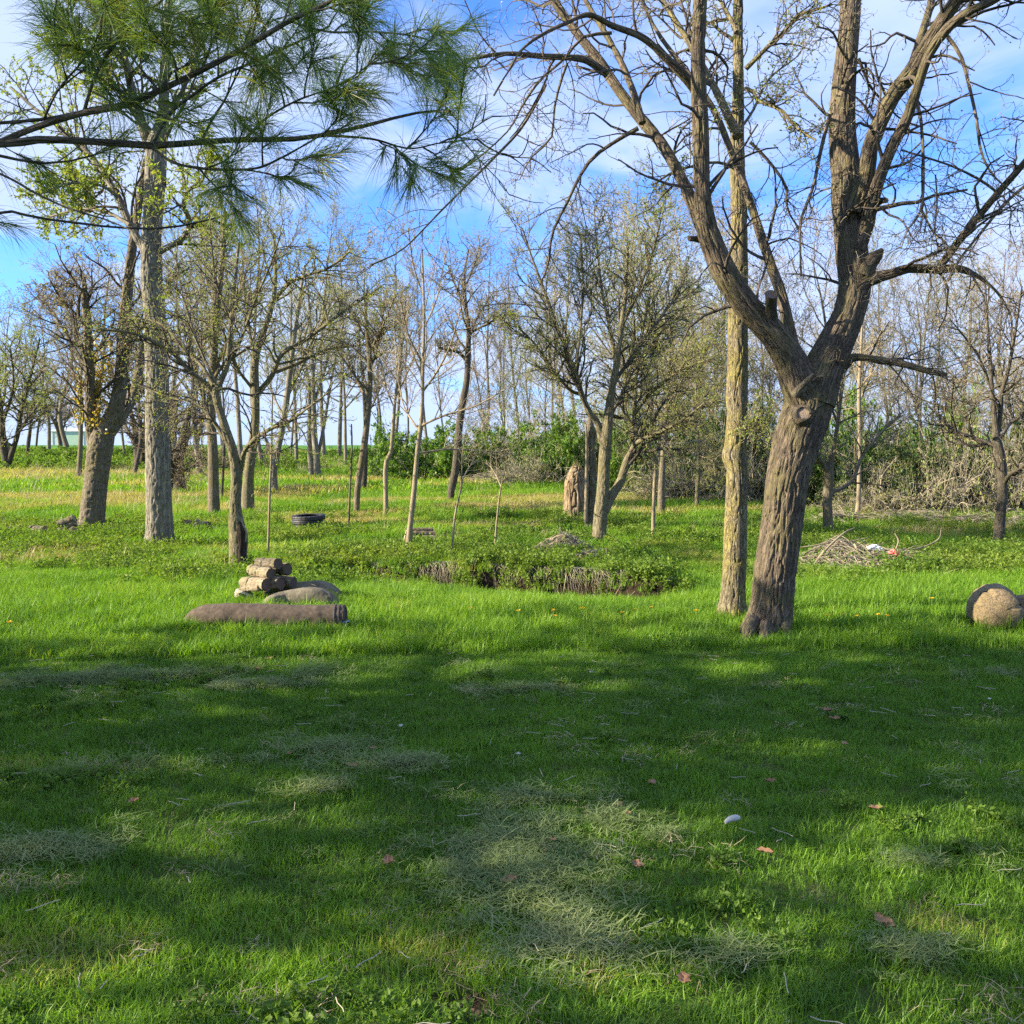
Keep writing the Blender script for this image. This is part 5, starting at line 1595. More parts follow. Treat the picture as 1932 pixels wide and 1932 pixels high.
# split wood stack by the smooth young tree
YW = gp(785, 1032)[1]
for k_, (px, py, rp, L, ax, lab, bk_) in enumerate([
        (793, 1028, 5.5, 0.55, (1, -0.1, 0.0), 'bottom dark log of the split wood stack beside the smooth young tree', 'brown'),
        (796, 1016, 6.0, 0.50, (1, -0.1, 0.03), 'thick grey middle log of the split wood stack beside the smooth young tree', 'grey'),
        (795, 1006, 4.5, 0.50, (1, 0.1, 0.0), 'thin upper log of the split wood stack beside the smooth young tree', 'brown'),
        (792, 999, 3.5, 0.48, (1, 0.05, 0.02), 'topmost thin log of the split wood stack beside the smooth young tree', 'brown'),
        (808, 1020, 5.0, 0.16, (0.5, -0.8, 0.0), 'short dark log end at the right of the split wood stack', 'dark')]):
    log_obj('log', at(px, py, YW + 0.03 * k_), ax, rp * YW / FPX, L, lab, bark=bk_, group='split wood stack in the centre', face='rings', k=16)
for k_, (p0, p1, lab) in enumerate([((762, 1028), (768, 1000), 'pale split stick leaning on the left of the split wood stack'),
                                    ((764, 1026), (770, 1004), 'second pale split stick leaning close to the smooth young trunk'),
                                    ((748, 1028), (775, 1026), 'flat pale slab lying at the left foot of the split wood stack'),
                                    ((777, 1030), (782, 1012), 'orange tinted split wedge right of the smooth young trunk')]):
    a0, a1 = at(*p0, YW - 0.05), at(*p1, YW)
    b = Buf()
    b.tubes(np.array([a0, (a0 + a1) / 2, a1]), np.array([0.022, 0.026, 0.018]), 5, cap=True)
    rt = thing('split_stick', a0, lab, 'stick', 'split wood stack in the centre')
    add_part(rt, 'wood', b, M['splitwood'], smooth=False)


# brush piles
def mound(xx, yy, seed):
    return 0.55 + 0.75 * np.clip(n2(xx, yy, 1.6, 3, seed) + 0.35, 0, 1.2)


def brush_pile(name, label, cx_, cy_, rx, ry, h, nbig, nsmall, main=None, mats=('brown', 'twig')):
    c = np.array([cx_, cy_, float(terr(cx_, cy_))])
    rt_ = thing(name, c, label, 'brush pile')
    for k_ in range(nbig):
        a_ = (main if main is not None else 0) + rng.normal() * 0.9
        ln = rng.uniform(0.5, 1.0) * rx * 1.5
        o_ = np.array([rng.normal() * rx * 0.35, rng.normal() * ry * 0.4, 0])
        q = np.linspace(-0.5, 0.5, 9)
        pts = c + o_ + np.outer(q * ln, [math.cos(a_), math.sin(a_) * 0.6, 0])
        rr_ = np.hypot((pts[:, 0] - c[0]) / rx, (pts[:, 1] - c[1]) / ry)
        pts[:, 2] = terr(pts[:, 0], pts[:, 1]) + h * np.clip(1 - rr_ ** 1.6, 0, 1) * rng.uniform(0.5, 1.0) * mound(pts[:, 0], pts[:, 1], cx_) + 0.04 + np.abs(q) * rng.random() * 0.25 * h
        pts += np.cumsum(rng.normal(size=pts.shape) * 0.012, 0)
        b_ = Buf()
        r0_ = rng.uniform(0.008, 0.022)
        b_.tubes(*resamp(pts, np.linspace(r0_, r0_ * 0.3, 9), 16), 6, cap=True)
        add_part(rt_, 'branch', b_, M[mats[0]] if k_ % 3 else M['pale'])
    N = nsmall
    a_ = (main if main is not None else 0) + rng.normal(size=N) * 1.0
    o_ = np.column_stack([rng.normal(size=N) * rx * 0.42, rng.normal(size=N) * ry * 0.42, np.zeros(N)])
    ln = rng.uniform(0.15, 0.6, N) * rx
    q = np.linspace(-0.5, 0.5, 6)
    base_ = c + o_
    P_ = base_[:, None, :] + q[None, :, None] * ln[:, None, None] * np.stack([np.cos(a_), np.sin(a_), rng.normal(size=N) * 0.22], -1)[:, None, :]
    P_ += np.cumsum(rng.normal(size=P_.shape) * 0.018, 1)
    rr_ = np.hypot((P_[..., 0] - c[0]) / rx, (P_[..., 1] - c[1]) / ry)
    P_[..., 2] += terr(P_[..., 0], P_[..., 1]) - c[2] + h * np.clip(1 - rr_ ** 1.6, 0, 1) * (rng.random(N) ** 0.5)[:, None] * mound(P_[..., 0], P_[..., 1], cx_) + 0.02
    b_ = Buf()
    b_.tubes(P_, np.tile(np.linspace(1, 0.35, 6), (N, 1)) * rng.uniform(0.003, 0.009, N)[:, None], 4)
    add_part(rt_, 'twigs', b_, M[mats[1]], 'stuff')
    return rt_


gBR = gp(1630, 1078)
brush_pile('brush_pile', 'wide heap of cut branches and dead vines with rubbish on top, right meadow', gBR[0] + 0.1, gBR[1] + 0.5, 1.25, 1.0, 0.40, 44, 1500, -0.1)
gB2 = gp(1062, 1050)
brush_pile('brush_pile', 'small heap of grey sticks leaning toward the dead trunk, centre right', gB2[0], gB2[1] + 0.25, 0.6, 0.6, 0.34, 16, 500, 0.55, ('grey', 'twig'))
gB3 = gp(1120, 1068)
brush_pile('brush_pile', 'low scatter of thin dead stalks below the two stemmed tree', gB3[0], gB3[1] + 0.1, 0.5, 0.35, 0.15, 6, 240, 0.2)
for (px, py, rx_, lab, h_) in [(950, 912, 2.2, 'reddish brush heap under the centre thicket', 0.6), (790, 905, 1.8, 'low brush heap in front of the bright green shrub', 0.3), (1215, 932, 1.6, 'brush heap right of the two stemmed tree', 0.45), (1350, 952, 1.2, 'small reddish brush heap left of the lichen covered trunk', 0.4),
                               (1880, 992, 2.0, 'long heap of grey branches under the right thicket', 0.28), (1720, 985, 1.6, 'low heap of grey sticks along the right thicket', 0.22), (1600, 985, 1.2, 'small heap of dead sticks below the vine draped tree', 0.3)]:
    g_ = gp(px, py)
    brush_pile('brush_pile', lab, g_[0], g_[1], rx_, 0.8, h_, 8, 260, 0.0, ('brown', 'twig'))

bp_root = [o for o in bpy.data.objects if o.name.startswith('brush_pile') and o.get('label', '').startswith('wide heap')][0]
for pts, d0, d1 in [([(1534, 1080, 5), (1540, 1062, 5), (1562, 1035, 4.5), (1592, 1008, 3.5), (1612, 998, 2)], -0.35, 0.3), ([(1540, 1079, 4), (1575, 1066, 4), (1620, 1060, 3), (1655, 1062, 2)], -0.35, -0.1),
                    ([(1612, 1028, 5), (1622, 1050, 4.5), (1627, 1070, 4), (1620, 1090, 2.5)], 0.0, -0.3), ([(1660, 1040, 5), (1700, 1058, 4.5), (1745, 1060, 4), (1778, 1074, 2.5)], 0.0, 0.2),
                    ([(1690, 1048, 4), (1735, 1066, 3.5), (1785, 1098, 2.5)], -0.1, -0.2), ([(1505, 1052, 4), (1545, 1034, 4), (1590, 1026, 3), (1640, 1016, 2)], 0.2, 0.3), ([(1502, 1036, 3.5), (1550, 1028, 3), (1580, 1012, 2)], 0.4, 0.3),
                    ([(1628, 1030, 4), (1650, 1052, 4), (1700, 1075, 3), (1740, 1096, 2)], -0.2, -0.4), ([(1688, 1008, 2), (1695, 1022, 3), (1690, 1040, 3)], 0.3, 0.2), ([(1776, 1000, 2), (1770, 1020, 3), (1735, 1036, 3), (1700, 1038, 3)], 0.5, 0.3)]:
    P = np.array([at(p[0], p[1] - 2, gBR[1] + 0.35 + d0 + (d1 - d0) * q / (len(pts) - 1)) for q, p in enumerate(pts)])
    P, R = resamp(P, np.array([p[2] * 0.5 * gBR[1] / FPX for p in pts]), 20)
    b = Buf()
    b.tubes(P, R, 6, cap=True)
    add_part(bp_root, 'branch', b, M['pale'])
b = Buf()
C = np.column_stack([gBR[0] + rng.normal(size=1500) * 0.65 - 0.15, gBR[1] + 0.55 + rng.normal(size=1500) * 0.4, np.zeros(1500)])
C[:, 2] = terr(C[:, 0], C[:, 1]) + rng.random(1500) * 0.30
b.leaves(C, 0.05, 0.5)
add_part(bp_root, 'sprouting_leaves', b, M['shrub'], 'stuff', False)

# white plastic bag, pink plastic, plank
YB2 = gBR[1] + 0.35
g0 = at(1648, 1033, YB2)


def crumple(c, sx, sy, sz, k=26, amp=0.28, f=3.0, seed=0):
    th = np.linspace(0, 2 * np.pi, k, endpoint=False)
    ph = np.linspace(0.02, np.pi - 0.02, k // 2)
    T_, P_ = np.meshgrid(th, ph)
    d_ = np.stack([np.sin(P_) * np.cos(T_), np.sin(P_) * np.sin(T_), np.cos(P_)], -1)
    rr_ = 1 + amp * fbm(d_ * f + seed, 3) * 1.6
    V_ = c + d_ * rr_[..., None] * np.array([sx, sy, sz])
    n_ = k
    i_, j_ = np.meshgrid(np.arange(k // 2 - 1), np.arange(k), indexing='ij')
    Q__ = np.stack([i_ * n_ + j_, (i_ + 1) * n_ + j_, (i_ + 1) * n_ + (j_ + 1) % n_, i_ * n_ + (j_ + 1) % n_], -1).reshape(-1, 4)
    return V_.reshape(-1, 3), Q__


rt = thing('plastic_bag', g0, 'crumpled white plastic bag lying on top of the right brush pile', 'plastic bag')
b = Buf()
b.add(*crumple(g0, 0.085, 0.055, 0.036, 44, 0.55, 3.2, 4))
b.add(*crumple(g0 + [0.075, -0.02, -0.025], 0.045, 0.03, 0.030, 30, 0.6, 3.5, 9))
add_part(rt, 'bag', b, M['plastic'], smooth=False)
g0 = at(1686, 1042, YB2 - 0.25)
rt = thing('pink_wrapper', g0, 'small crumpled pink and red plastic scrap right of the white bag', 'wrapper')
b = Buf()
b.add(*crumple(g0, 0.055, 0.035, 0.035, 22, 0.7, 3.0, 2))
b.add(*crumple(g0 + [0.035, -0.01, -0.025], 0.035, 0.025, 0.02, 18, 0.7, 3.0, 6))
add_part(rt, 'wrapper', b, M['pink'], smooth=False)
a0, a1 = gp(1744, 1080) + [0, 0, 0.05], gp(1772, 1088) + [0, 0, 0.03]
rt = thing('broken_plank', a0, 'bare pale yellow piece of split wood at the right foot of the brush pile', 'plank')
b = Buf()
b.tubes(np.array([a0, (a0 + a1) / 2 + [0, 0, 0.01], a1]), np.array([0.022, 0.030, 0.012]), 5, cap=True)
add_part(rt, 'wood', b, M['splitwood'], smooth=False)

# big round log at the right edge
m, t = newmat('weathered_log_face')
o_ = t.n('ShaderNodeTexCoord').outputs['Object']
n1 = t.noise(o_, 6.0, 5.0, 0.7)
vo = t.n('ShaderNodeTexVoronoi', {'Vector': t.n('ShaderNodeMapping', {0: o_, 3: (9, 9, 22)}).outputs[0], 'Scale': 1.0}, feature='DISTANCE_TO_EDGE').outputs[0]
n2_ = t.noise(o_, 55.0, 3.0, 0.7)
c = t.mix(t.n('ShaderNodeMapRange', {0: n1, 1: 0.35, 2: 0.65}).outputs[0], (0.24, 0.175, 0.10), (0.17, 0.13, 0.05))
c = t.mix(t.n('ShaderNodeMapRange', {0: n2_, 1: 0.5, 2: 0.62}).outputs[0], c, (0.10, 0.075, 0.05))
c = t.mix(t.n('ShaderNodeMapRange', {0: vo, 1: 0.0, 2: 0.045, 3: 0.8, 4: 0.0}).outputs[0], c, (0.05, 0.035, 0.025))
bp = t.n('ShaderNodeBump', {'Height': t.math('ADD', n2_, t.math('MINIMUM', vo, 0.1)), 'Strength': 0.7, 'Distance': 0.015}).outputs[0]
bb_ = t.n('ShaderNodeBsdfPrincipled', {'Base Color': c, 'Roughness': 0.9, 'Normal': bp})
t.n('ShaderNodeOutputMaterial', {0: bb_.outputs[0]})
M['logface'] = m
gL = gp(1876, 1197)
YLg = gL[1] + 0.22
rt = thing('round_log', gL + [0.05, 0.2, 0], 'big round tan log with weathered cracked face lying at the right edge of the photo', 'log')
ax = norm(np.array([-0.42, -0.9, 0.02]))
c = at(1878, 1154, YLg)
b = Buf()
n = 60
tt = np.linspace(0, 1, n)
prof = 0.228 * np.where(tt < 0.2, np.sqrt(np.clip(1 - ((0.2 - tt) / 0.2) ** 2, 0, 1)) * 0.99 + 0.01, 1.0)
P = c + np.outer(0.22 - tt * 0.62, ax)
b.tubes(P, prof, 90, lambda bk, R_: 0.11 * R_ * vnoise(bk * np.array([5, 5, 4]) + 3.3) + 0.010 * vnoise(bk * 22) - 0.02 * np.clip(1 - np.abs(vnoise(bk * np.array([7, 7, 3]))) / 0.12, 0, 1))
add_part(rt, 'log_body', b, M['logface'])
b = Buf()
P = c + np.outer(np.linspace(0.085, -0.41, 30), ax)
b.tubes(P, np.full(30, 0.222), 80, bark_disp(0.010, 26, 8, 0.03))
add_part(rt, 'bark', b, M['yellow'])
rt2 = thing('round_log', gp(1960, 1190), 'second smaller round log touching the big one, cut off by the right edge', 'log')
b = Buf()
c = at(1952, 1162, YLg + 0.05)
P = c + np.outer(0.18 - tt * 0.5, norm(np.array([-0.2, -0.95, 0.1])))
b.tubes(P, prof * 0.85, 40, lambda bk, R_: 0.06 * R_ * vnoise(bk * np.array([6, 6, 5])) + 0.006 * vnoise(bk * 30))
add_part(rt2, 'log_body', b, M['logface'])

# roots hanging at the cut bank
for k_ in range(5):
    x_ = [-0.5, -0.38, 0.75, 1.5, 1.75][k_]
    yy = 11.95 - 0.42 * x_ + 1.08
    p0 = np.array([x_, yy + 0.12, float(terr(x_, yy + 0.15)) + 0.02])
    p1 = p0 + [rng.normal() * 0.08, -0.16, -0.10]
    p2 = p1 + [rng.normal() * 0.12, -0.10, -0.18]
    b = Buf()
    b.tubes(*resamp(np.array([p0, p1, p2]), np.array([0.010, 0.008, 0.003]), 14), 6)
    me = b.mesh('root', M['pale'])
    o = obj('exposed_root', me)
    tag(o, f'{ORD[k_]} pale root from the left sticking out of the dark cut bank', 'root', 'roots in the cut bank')

# dead thatch and fine roots hanging over the cut bank
N = 1100
x_ = rng.uniform(-2.2, 3.0, N)
yl = 11.95 - 0.42 * x_ + 1.02 + 0.22 * rng.random(N)
ok_ = ditch(x_, yl)[1] > 0.2
x_, yl = x_[ok_], yl[ok_]
N = len(x_)
P = np.zeros((N, 5, 3))
P[:, 0] = np.column_stack([x_, yl + 0.08, terr(x_, yl + 0.12) + 0.05])
dn_ = rng.uniform(0.03, 0.09, N)
for q in range(1, 5):
    P[:, q] = P[:, q - 1] + np.column_stack([rng.normal(size=N) * 0.035, -0.025 - 0.03 * rng.random(N), -dn_ * (0.3 + 0.35 * q)])
b = Buf()
b.tubes(P, np.tile(np.linspace(0.005, 0.0015, 5), (N, 1)), 3)
obj('bank_thatch', b.mesh('bank_thatch', M['twig']), None, 'stuff')

# climbing vine with yellow young leaves in the double stemmed tree
gv = gp(172, 1004)
rt = thing('climbing_vine', gv + [0.1, -0.2, 0], 'climbing vine with yellow and orange young leaves hanging beside the broken dark stem', 'vine')
bs_, bl_ = Buf(), Buf()
for (x0, y0, y1, nl_) in ((181, 642, 760, 240), (206, 632, 745, 240), (188, 700, 790, 200), (172, 720, 800, 160), (150, 700, 800, 140), (196, 760, 820, 90)):
    P = np.array([at(x0 + 3 * math.sin(q * 2.1 + x0), y0 + (y1 - y0) * q / 6, gv[1] - 0.25) for q in range(7)])
    P, R = resamp(P, np.full(7, 0.008), 30)
    bs_.tubes(P, R, 4)
    C = P[rng.integers(0, 30, nl_)] + rng.normal(size=(nl_, 3)) * 0.06
    bl_.leaves(C, 0.075, 0.7)
add_part(rt, 'vine_stem', bs_, M['brown'])
add_part(rt, 'leaves', bl_, M['gold'], 'stuff', False)

# shed and cabinet far away
g_ = np.array([at(133, 843, 150)[0], 150.0, 3.9])
rt = thing('shed', g_, 'long pale metal shed on the field crest at the far left', 'shed')


def box(buf, c, s):
    c, s = np.array(c, float), np.array(s, float) / 2
    V = np.array([[x, y, z] for x in (-1, 1) for y in (-1, 1) for z in (-1, 1)]) * s + c
    Q_ = [(0, 1, 3, 2), (4, 6, 7, 5), (0, 4, 5, 1), (2, 3, 7, 6), (0, 2, 6, 4), (1, 5, 7, 3)]
    buf.add(V, np.array(Q_))


W_ = 6.2
b = Buf()
box(b, g_ + [0, 3, 1.1], (W_, 6, 2.6))
add_part(rt, 'wall', b, M['steel'], smooth=False)
b = Buf()
V = np.array([[-W_ / 2 - .2, -0.3, 2.4], [W_ / 2 + .2, -0.3, 2.4], [W_ / 2 + .2, 3, 3.0], [-W_ / 2 - .2, 3, 3.0], [W_ / 2 + .2, 6.3, 2.4], [-W_ / 2 - .2, 6.3, 2.4]]) + g_
b.add(V, np.array([(0, 1, 2, 3), (3, 2, 4, 5)]))
add_part(rt, 'roof', b, M['steel'], smooth=False)
for xx in (-2.9, -1.4, 2.0, 2.95):
    b = Buf()
    box(b, g_ + [xx, -0.03, 1.1], (0.25, 0.06, 2.5))
    add_part(rt, 'corner_post', b, M['plastic'], smooth=False)
b = Buf()
box(b, g_ + [0.3, -0.04, 0.95], (2.4, 0.05, 2.1))
add_part(rt, 'door', b, M['greenmetal'], smooth=False)
g_ = gp(268, 866)
rt = thing('metal_box', g_, 'pale green metal box on a post behind the left side of the tall grey trunk', 'metal box')
b = Buf()
c = at(274, 822, g_[1])
box(b, c, (0.42, 0.35, 1.0))
add_part(rt, 'cabinet', b, M['greenmetal'], smooth=False)
b = Buf()
box(b, [c[0], c[1] + 0.2, (c[2] - 0.5 + g_[2]) / 2], (0.12, 0.12, c[2] - 0.5 - g_[2]))
add_part(rt, 'post', b, M['brown'], smooth=False)


# ------------------------------------------------------------------ small things on the lawn
def dead_leaf(px, py, size, label, mat='deadleaf', name='dead_leaf', cat='leaf', group='dead leaves on the lawn', lift=0.045):
    g_ = gp(px, py) + [0, 0, lift]
    n = 9
    us_, vs_ = np.meshgrid(np.linspace(-1, 1, n), np.linspace(-1, 1, n))
    lob = 0.62 + 0.2 * np.cos(us_ * 7 + rng.random() * 6)
    X_, Y_ = us_, vs_ * np.sqrt(np.clip(1 - us_ ** 2, 0.02, 1)) * lob
    Zc = 0.35 * X_ ** 2 * rng.uniform(0.3, 1.2) + 0.4 * np.abs(Y_) * rng.uniform(0.4, 1.2) + 0.06 * rng.normal(size=X_.shape)
    a_ = rng.random() * 6.28
    V_ = np.stack([X_ * math.cos(a_) - Y_ * math.sin(a_), X_ * math.sin(a_) + Y_ * math.cos(a_), Zc], -1).reshape(-1, 3) * size
    i_, j_ = np.meshgrid(np.arange(n - 1), np.arange(n - 1), indexing='ij')
    Q_ = np.stack([i_ * n + j_, i_ * n + j_ + 1, (i_ + 1) * n + j_ + 1, (i_ + 1) * n + j_], -1).reshape(-1, 4)
    o = obj(name, make_mesh(name, V_, [Q_], M[mat], True))
    o.location = g_
    return tag(o, label, cat, group)


for px, py, s_, lab in [
        (242, 1226, .035, 'dead leaf in sunlit grass at far left of the mown edge'), (508, 1254, .035, 'dead leaf on the mown edge below the carpet roll'),
        (486, 1273, .025, 'small tan leaf just below the mown edge, left of centre'), (666, 1462, .03, 'brown leaf left of centre on the shaded lawn'),
        (547, 1440, .02, 'tiny dark leaf left of centre on the shaded lawn'), (1230, 1497, .03, 'brown leaf right of centre on the shaded lawn'),
        (1165, 1543, .03, 'curled reddish leaf left of the white bone like scrap'), (1182, 1553, .02, 'thin tan leaf next to the curled reddish leaf'),
        (733, 1650, .035, 'large pale brown leaf in the lower left of centre'), (1043, 1606, .02, 'very dark small leaf in the grey clippings'),
        (1205, 1658, .03, 'pale brown leaf right of the grey clippings'), (1443, 1628, .032, 'flat brown leaf below the white scrap'),
        (1562, 1356, .042, 'flat rusty leaf, upper of the pair on the right lawn'), (1574, 1372, .038, 'rounded dark brown leaf, lower of the pair on the right lawn'),
        (1594, 1421, .025, 'small pinkish brown leaf on the right lawn'), (1652, 1544, .032, 'long rusty leaf standing up on the right lawn'),
        (1663, 1766, .036, 'big crumpled reddish leaf in the lower right'), (1674, 1776, .03, 'second crumpled leaf touching the big reddish one in the lower right'),
        (252, 1533, .03, 'brown leaf in the dark grass at lower left'), (960, 1688, .035, 'torn pale leaf in the grey clippings of the foreground'),
        (1047, 1272, .02, 'tiny leaf on the mown edge in the centre'), (704, 1428, .022, 'greyish curled leaf left of centre'), (1452, 1494, .03, 'thin curled brown leaf above the white scrap'),
        (1290, 1880, .03, 'dark tan leaf near the bottom edge, right of centre')]:
    dead_leaf(px, py, s_, lab)
for px, py, s_, lab in [(755, 1385, .022, 'small white scrap on the shaded lawn left of centre'), (978, 1441, .02, 'small white scrap in the centre of the lawn'),
                        (1115, 1281, .018, 'tiny white scrap just below the mown edge'), (1868, 1334, .02, 'small pale scrap near the right edge of the lawn'), (922, 1198, .014, 'white speck in the sunlit tall grass')]:
    dead_leaf(px, py, s_, lab, 'fluff', 'white_scrap', 'scrap', 'white scraps on the lawn')
g_ = gp(1382, 1572) + [0, 0, 0.05]
rt = thing('bone', g_, 'smooth white bone like piece lying in the shaded lawn', 'bone')
b = Buf()
b.tubes(*resamp(np.array([g_ + [-.035, -.01, -.01], g_ + [-.015, 0, .0], g_ + [.015, .005, .006], g_ + [.034, .01, .004]]), np.array([.007, .012, .014, .006]), 20), 16, cap=True)
add_part(rt, 'shaft', b, M['fluff'])

for k_, (px, py) in enumerate([(978, 1166), (1047, 1177), (1044, 1165), (1098, 1160), (1173, 1170), (1197, 1163), (1228, 1158), (1313, 1165), (1560, 1176), (1590, 1173), (1615, 1178), (1655, 1174), (1672, 1176), (1757, 1140), (20, 1190), (890, 1160)]):
    g_ = gp(px, py + 22)
    rt = thing('dandelion', g_, f'yellow dandelion in the sunlit tall grass, {(ORD + ["fourteenth", "fifteenth", "sixteenth"])[sorted([978, 1047, 1044, 1098, 1173, 1197, 1228, 1313, 1560, 1590, 1615, 1655, 1672, 1757, 20, 890]).index(px)]} from the left', 'flower', 'dandelions in the tall grass')
    hgt = 0.175
    b = Buf()
    b.tubes(catmull(np.array([g_, g_ + [0.004, 0, hgt * .5], g_ + [0.0, -0.006, hgt]]), 8), np.full(8, 0.002), 5)
    add_part(rt, 'stem', b, M['stem'])
    b = Buf()
    hd = g_ + [0, -0.006, hgt]
    nn_ = 40
    th = rng.random(nn_) * 6.28
    tl = rng.uniform(0.1, 0.9, nn_)
    d_ = norm(np.column_stack([np.cos(th), np.sin(th), tl]))
    sd_ = norm(np.cross(d_, [0, 0, 1])) * 0.003
    V = np.stack([np.tile(hd, (nn_, 1)), hd + d_ * .016 + sd_, hd + d_ * .028, hd + d_ * .016 - sd_], 1)
    b.add(V, np.arange(nn_ * 4).reshape(-1, 4))
    add_part(rt, 'flower_head', b, M['petal'], smooth=False)

# clods in the bare hole
b = Buf()
for k_ in range(46):
    a_, r_ = rng.random() * 6.28, 0.11 * rng.random() ** 0.6
    c = np.array([HOLE[0] + r_ * math.cos(a_), HOLE[1] + r_ * math.sin(a_) * 0.8, 0])
    c[2] = terr(c[0], c[1]) - 0.04 + 0.035 * (r_ / 0.11)
    s_ = rng.uniform(0.006, 0.017)
    b.add(*crumple(c, s_, s_, s_ * 0.7, 10, 0.6, 2.5, k_))
o = obj('soil_clods', b.mesh('soil_clods', M['soil']))
o['kind'] = 'stuff'


# ------------------------------------------------------------------ grass
def tuft_mesh(name, mat, n, rad, h, w_, lean=0.35, curl=0.4, flat=False, seg=2):
    r_ = rad * np.sqrt(rng.random(n))
    a_ = rng.random(n) * 6.28
    base = np.column_stack([r_ * np.cos(a_), r_ * np.sin(a_), np.full(n, -0.01)])
    az = rng.random(n) * 6.28
    d0 = np.column_stack([np.cos(az), np.sin(az), np.zeros(n)])
    side = np.column_stack([-np.sin(az + rng.normal(size=n) * .6), np.cos(az), np.zeros(n)])
    side = norm(side)
    H = h * rng.uniform(0.45, 1.15, n)
    ln = rng.random(n) * lean
    if flat:
        base[:, 2] = rng.random(n) * h
        L = rng.uniform(0.04, 0.10, n)
        m1 = base + d0 * (L * 0.5)[:, None] + np.outer(rng.normal(size=n) * 0.006 + 0.006, [0, 0, 1])
        tp = base + d0 * L[:, None] + side * (rng.normal(size=n) * 0.02)[:, None] + np.outer(rng.normal(size=n) * 0.008, [0, 0, 1])
    else:
        m1 = base + np.outer(H * 0.55, [0, 0, 1]) + d0 * (H * ln * 0.45)[:, None]
        cu = rng.random(n) * curl
        tp = base + np.outer(H * (1 - 0.35 * cu), [0, 0, 1]) + d0 * (H * (ln + cu))[:, None]
    wv = (w_ * rng.uniform(0.6, 1.3, n) * 0.5)[:, None] * side
    V = np.stack([base - wv, base + wv, m1 + wv * 0.85, m1 - wv * 0.85, tp], 1).reshape(-1, 3)
    k = np.arange(n)[:, None] * 5
    return make_mesh(name, V, [k + np.array([[0, 1, 2, 3]]), k + np.array([[3, 2, 4]])], mat, False, None, np.repeat(rng.random(n), 5))


def weed_mesh(name, mat, n=10, h=0.18, rad=0.13, leaf=0.035):
    b_ = Buf()
    az = rng.random(n) * 6.28
    r_ = rad * 0.5 * rng.random(n)
    base = np.column_stack([r_ * np.cos(az), r_ * np.sin(az), np.zeros(n)])
    top = base + np.column_stack([np.cos(az) * rad * 0.8 * rng.random(n), np.sin(az) * rad * 0.8 * rng.random(n), h * rng.uniform(0.5, 1.1, n)])
    P_ = np.stack([base, (base + top) / 2 + rng.normal(size=(n, 3)) * 0.01, top], 1)
    b_.tubes(P_, np.tile([[.0022, .0018, .001]], (n, 1)), 3, tint=np.full(n, 0.3))
    t_ = rng.random((n, 12))
    C = base[:, None] * (1 - t_[..., None]) + top[:, None] * t_[..., None] + rng.normal(size=(n, 12, 3)) * 0.012
    dd_ = norm(rng.normal(size=(n * 12, 3)) * [1, 1, 0.35])
    b_.leaves(C.reshape(-1, 3), leaf, 0.62, dd_ * 1.5, 0.0, 0.5)
    return b_.mesh(name, mat, False)


def hidden(me):
    return bpy.data.objects.new(me.name, me)      # source shape only; never linked to the scene


def scatter(name, label, sources, pts, rotz, scl, tint, tilt=0.12, szmul=None):
    N = len(pts)
    me = bpy.data.meshes.new(name)
    me.vertices.add(N)
    me.vertices.foreach_set('co', pts.astype(np.float32).ravel())
    rot = np.column_stack([rng.normal(size=N) * tilt, rng.normal(size=N) * tilt, rotz])
    a_ = me.attributes.new('rot', 'FLOAT_VECTOR', 'POINT')
    a_.data.foreach_set('vector', rot.astype(np.float32).ravel())
    sv = np.column_stack([scl, scl, scl * (1 if szmul is None else szmul)])
    a_ = me.attributes.new('scl', 'FLOAT_VECTOR', 'POINT')
    a_.data.foreach_set('vector', sv.astype(np.float32).ravel())
    a_ = me.attributes.new('ctint', 'FLOAT', 'POINT')
    a_.data.foreach_set('value', tint.astype(np.float32))
    a_ = me.attributes.new('pick', 'INT', 'POINT')
    a_.data.foreach_set('value', rng.integers(0, len(sources), N).astype(np.int32))
    o_ = obj(name, me, None, 'stuff')
    o_['label'] = label
    ng = bpy.data.node_groups.new(name, 'GeometryNodeTree')
    ng.interface.new_socket('Geometry', in_out='INPUT', socket_type='NodeSocketGeometry')
    ng.interface.new_socket('Geometry', in_out='OUTPUT', socket_type='NodeSocketGeometry')
    nd = ng.nodes
    gi, go = nd.new('NodeGroupInput'), nd.new('NodeGroupOutput')
    join = nd.new('GeometryNodeJoinGeometry')
    for s_ in sources:
        oi = nd.new('GeometryNodeObjectInfo')
        oi.inputs['Object'].default_value = s_
        oi.inputs['As Instance'].default_value = True
        ng.links.new(oi.outputs['Geometry'], join.inputs[0])
    iop = nd.new('GeometryNodeInstanceOnPoints')
    iop.inputs['Pick Instance'].default_value = True

    def named(nm, typ):
        q = nd.new('GeometryNodeInputNamedAttribute')
        q.data_type = typ
        q.inputs['Name'].default_value = nm
        return q.outputs['Attribute']
    ng.links.new(gi.outputs[0], iop.inputs['Points'])
    ng.links.new(join.outputs[0], iop.inputs['Instance'])
    ng.links.new(named('pick', 'INT'), iop.inputs['Instance Index'])
    ng.links.new(named('rot', 'FLOAT_VECTOR'), iop.inputs['Rotation'])
    ng.links.new(named('scl', 'FLOAT_VECTOR'), iop.inputs['Scale'])
    ng.links.new(iop.outputs[0], go.inputs[0])
    md = o_.modifiers.new('scatter', 'NODES')
    md.node_group = ng
    return o_


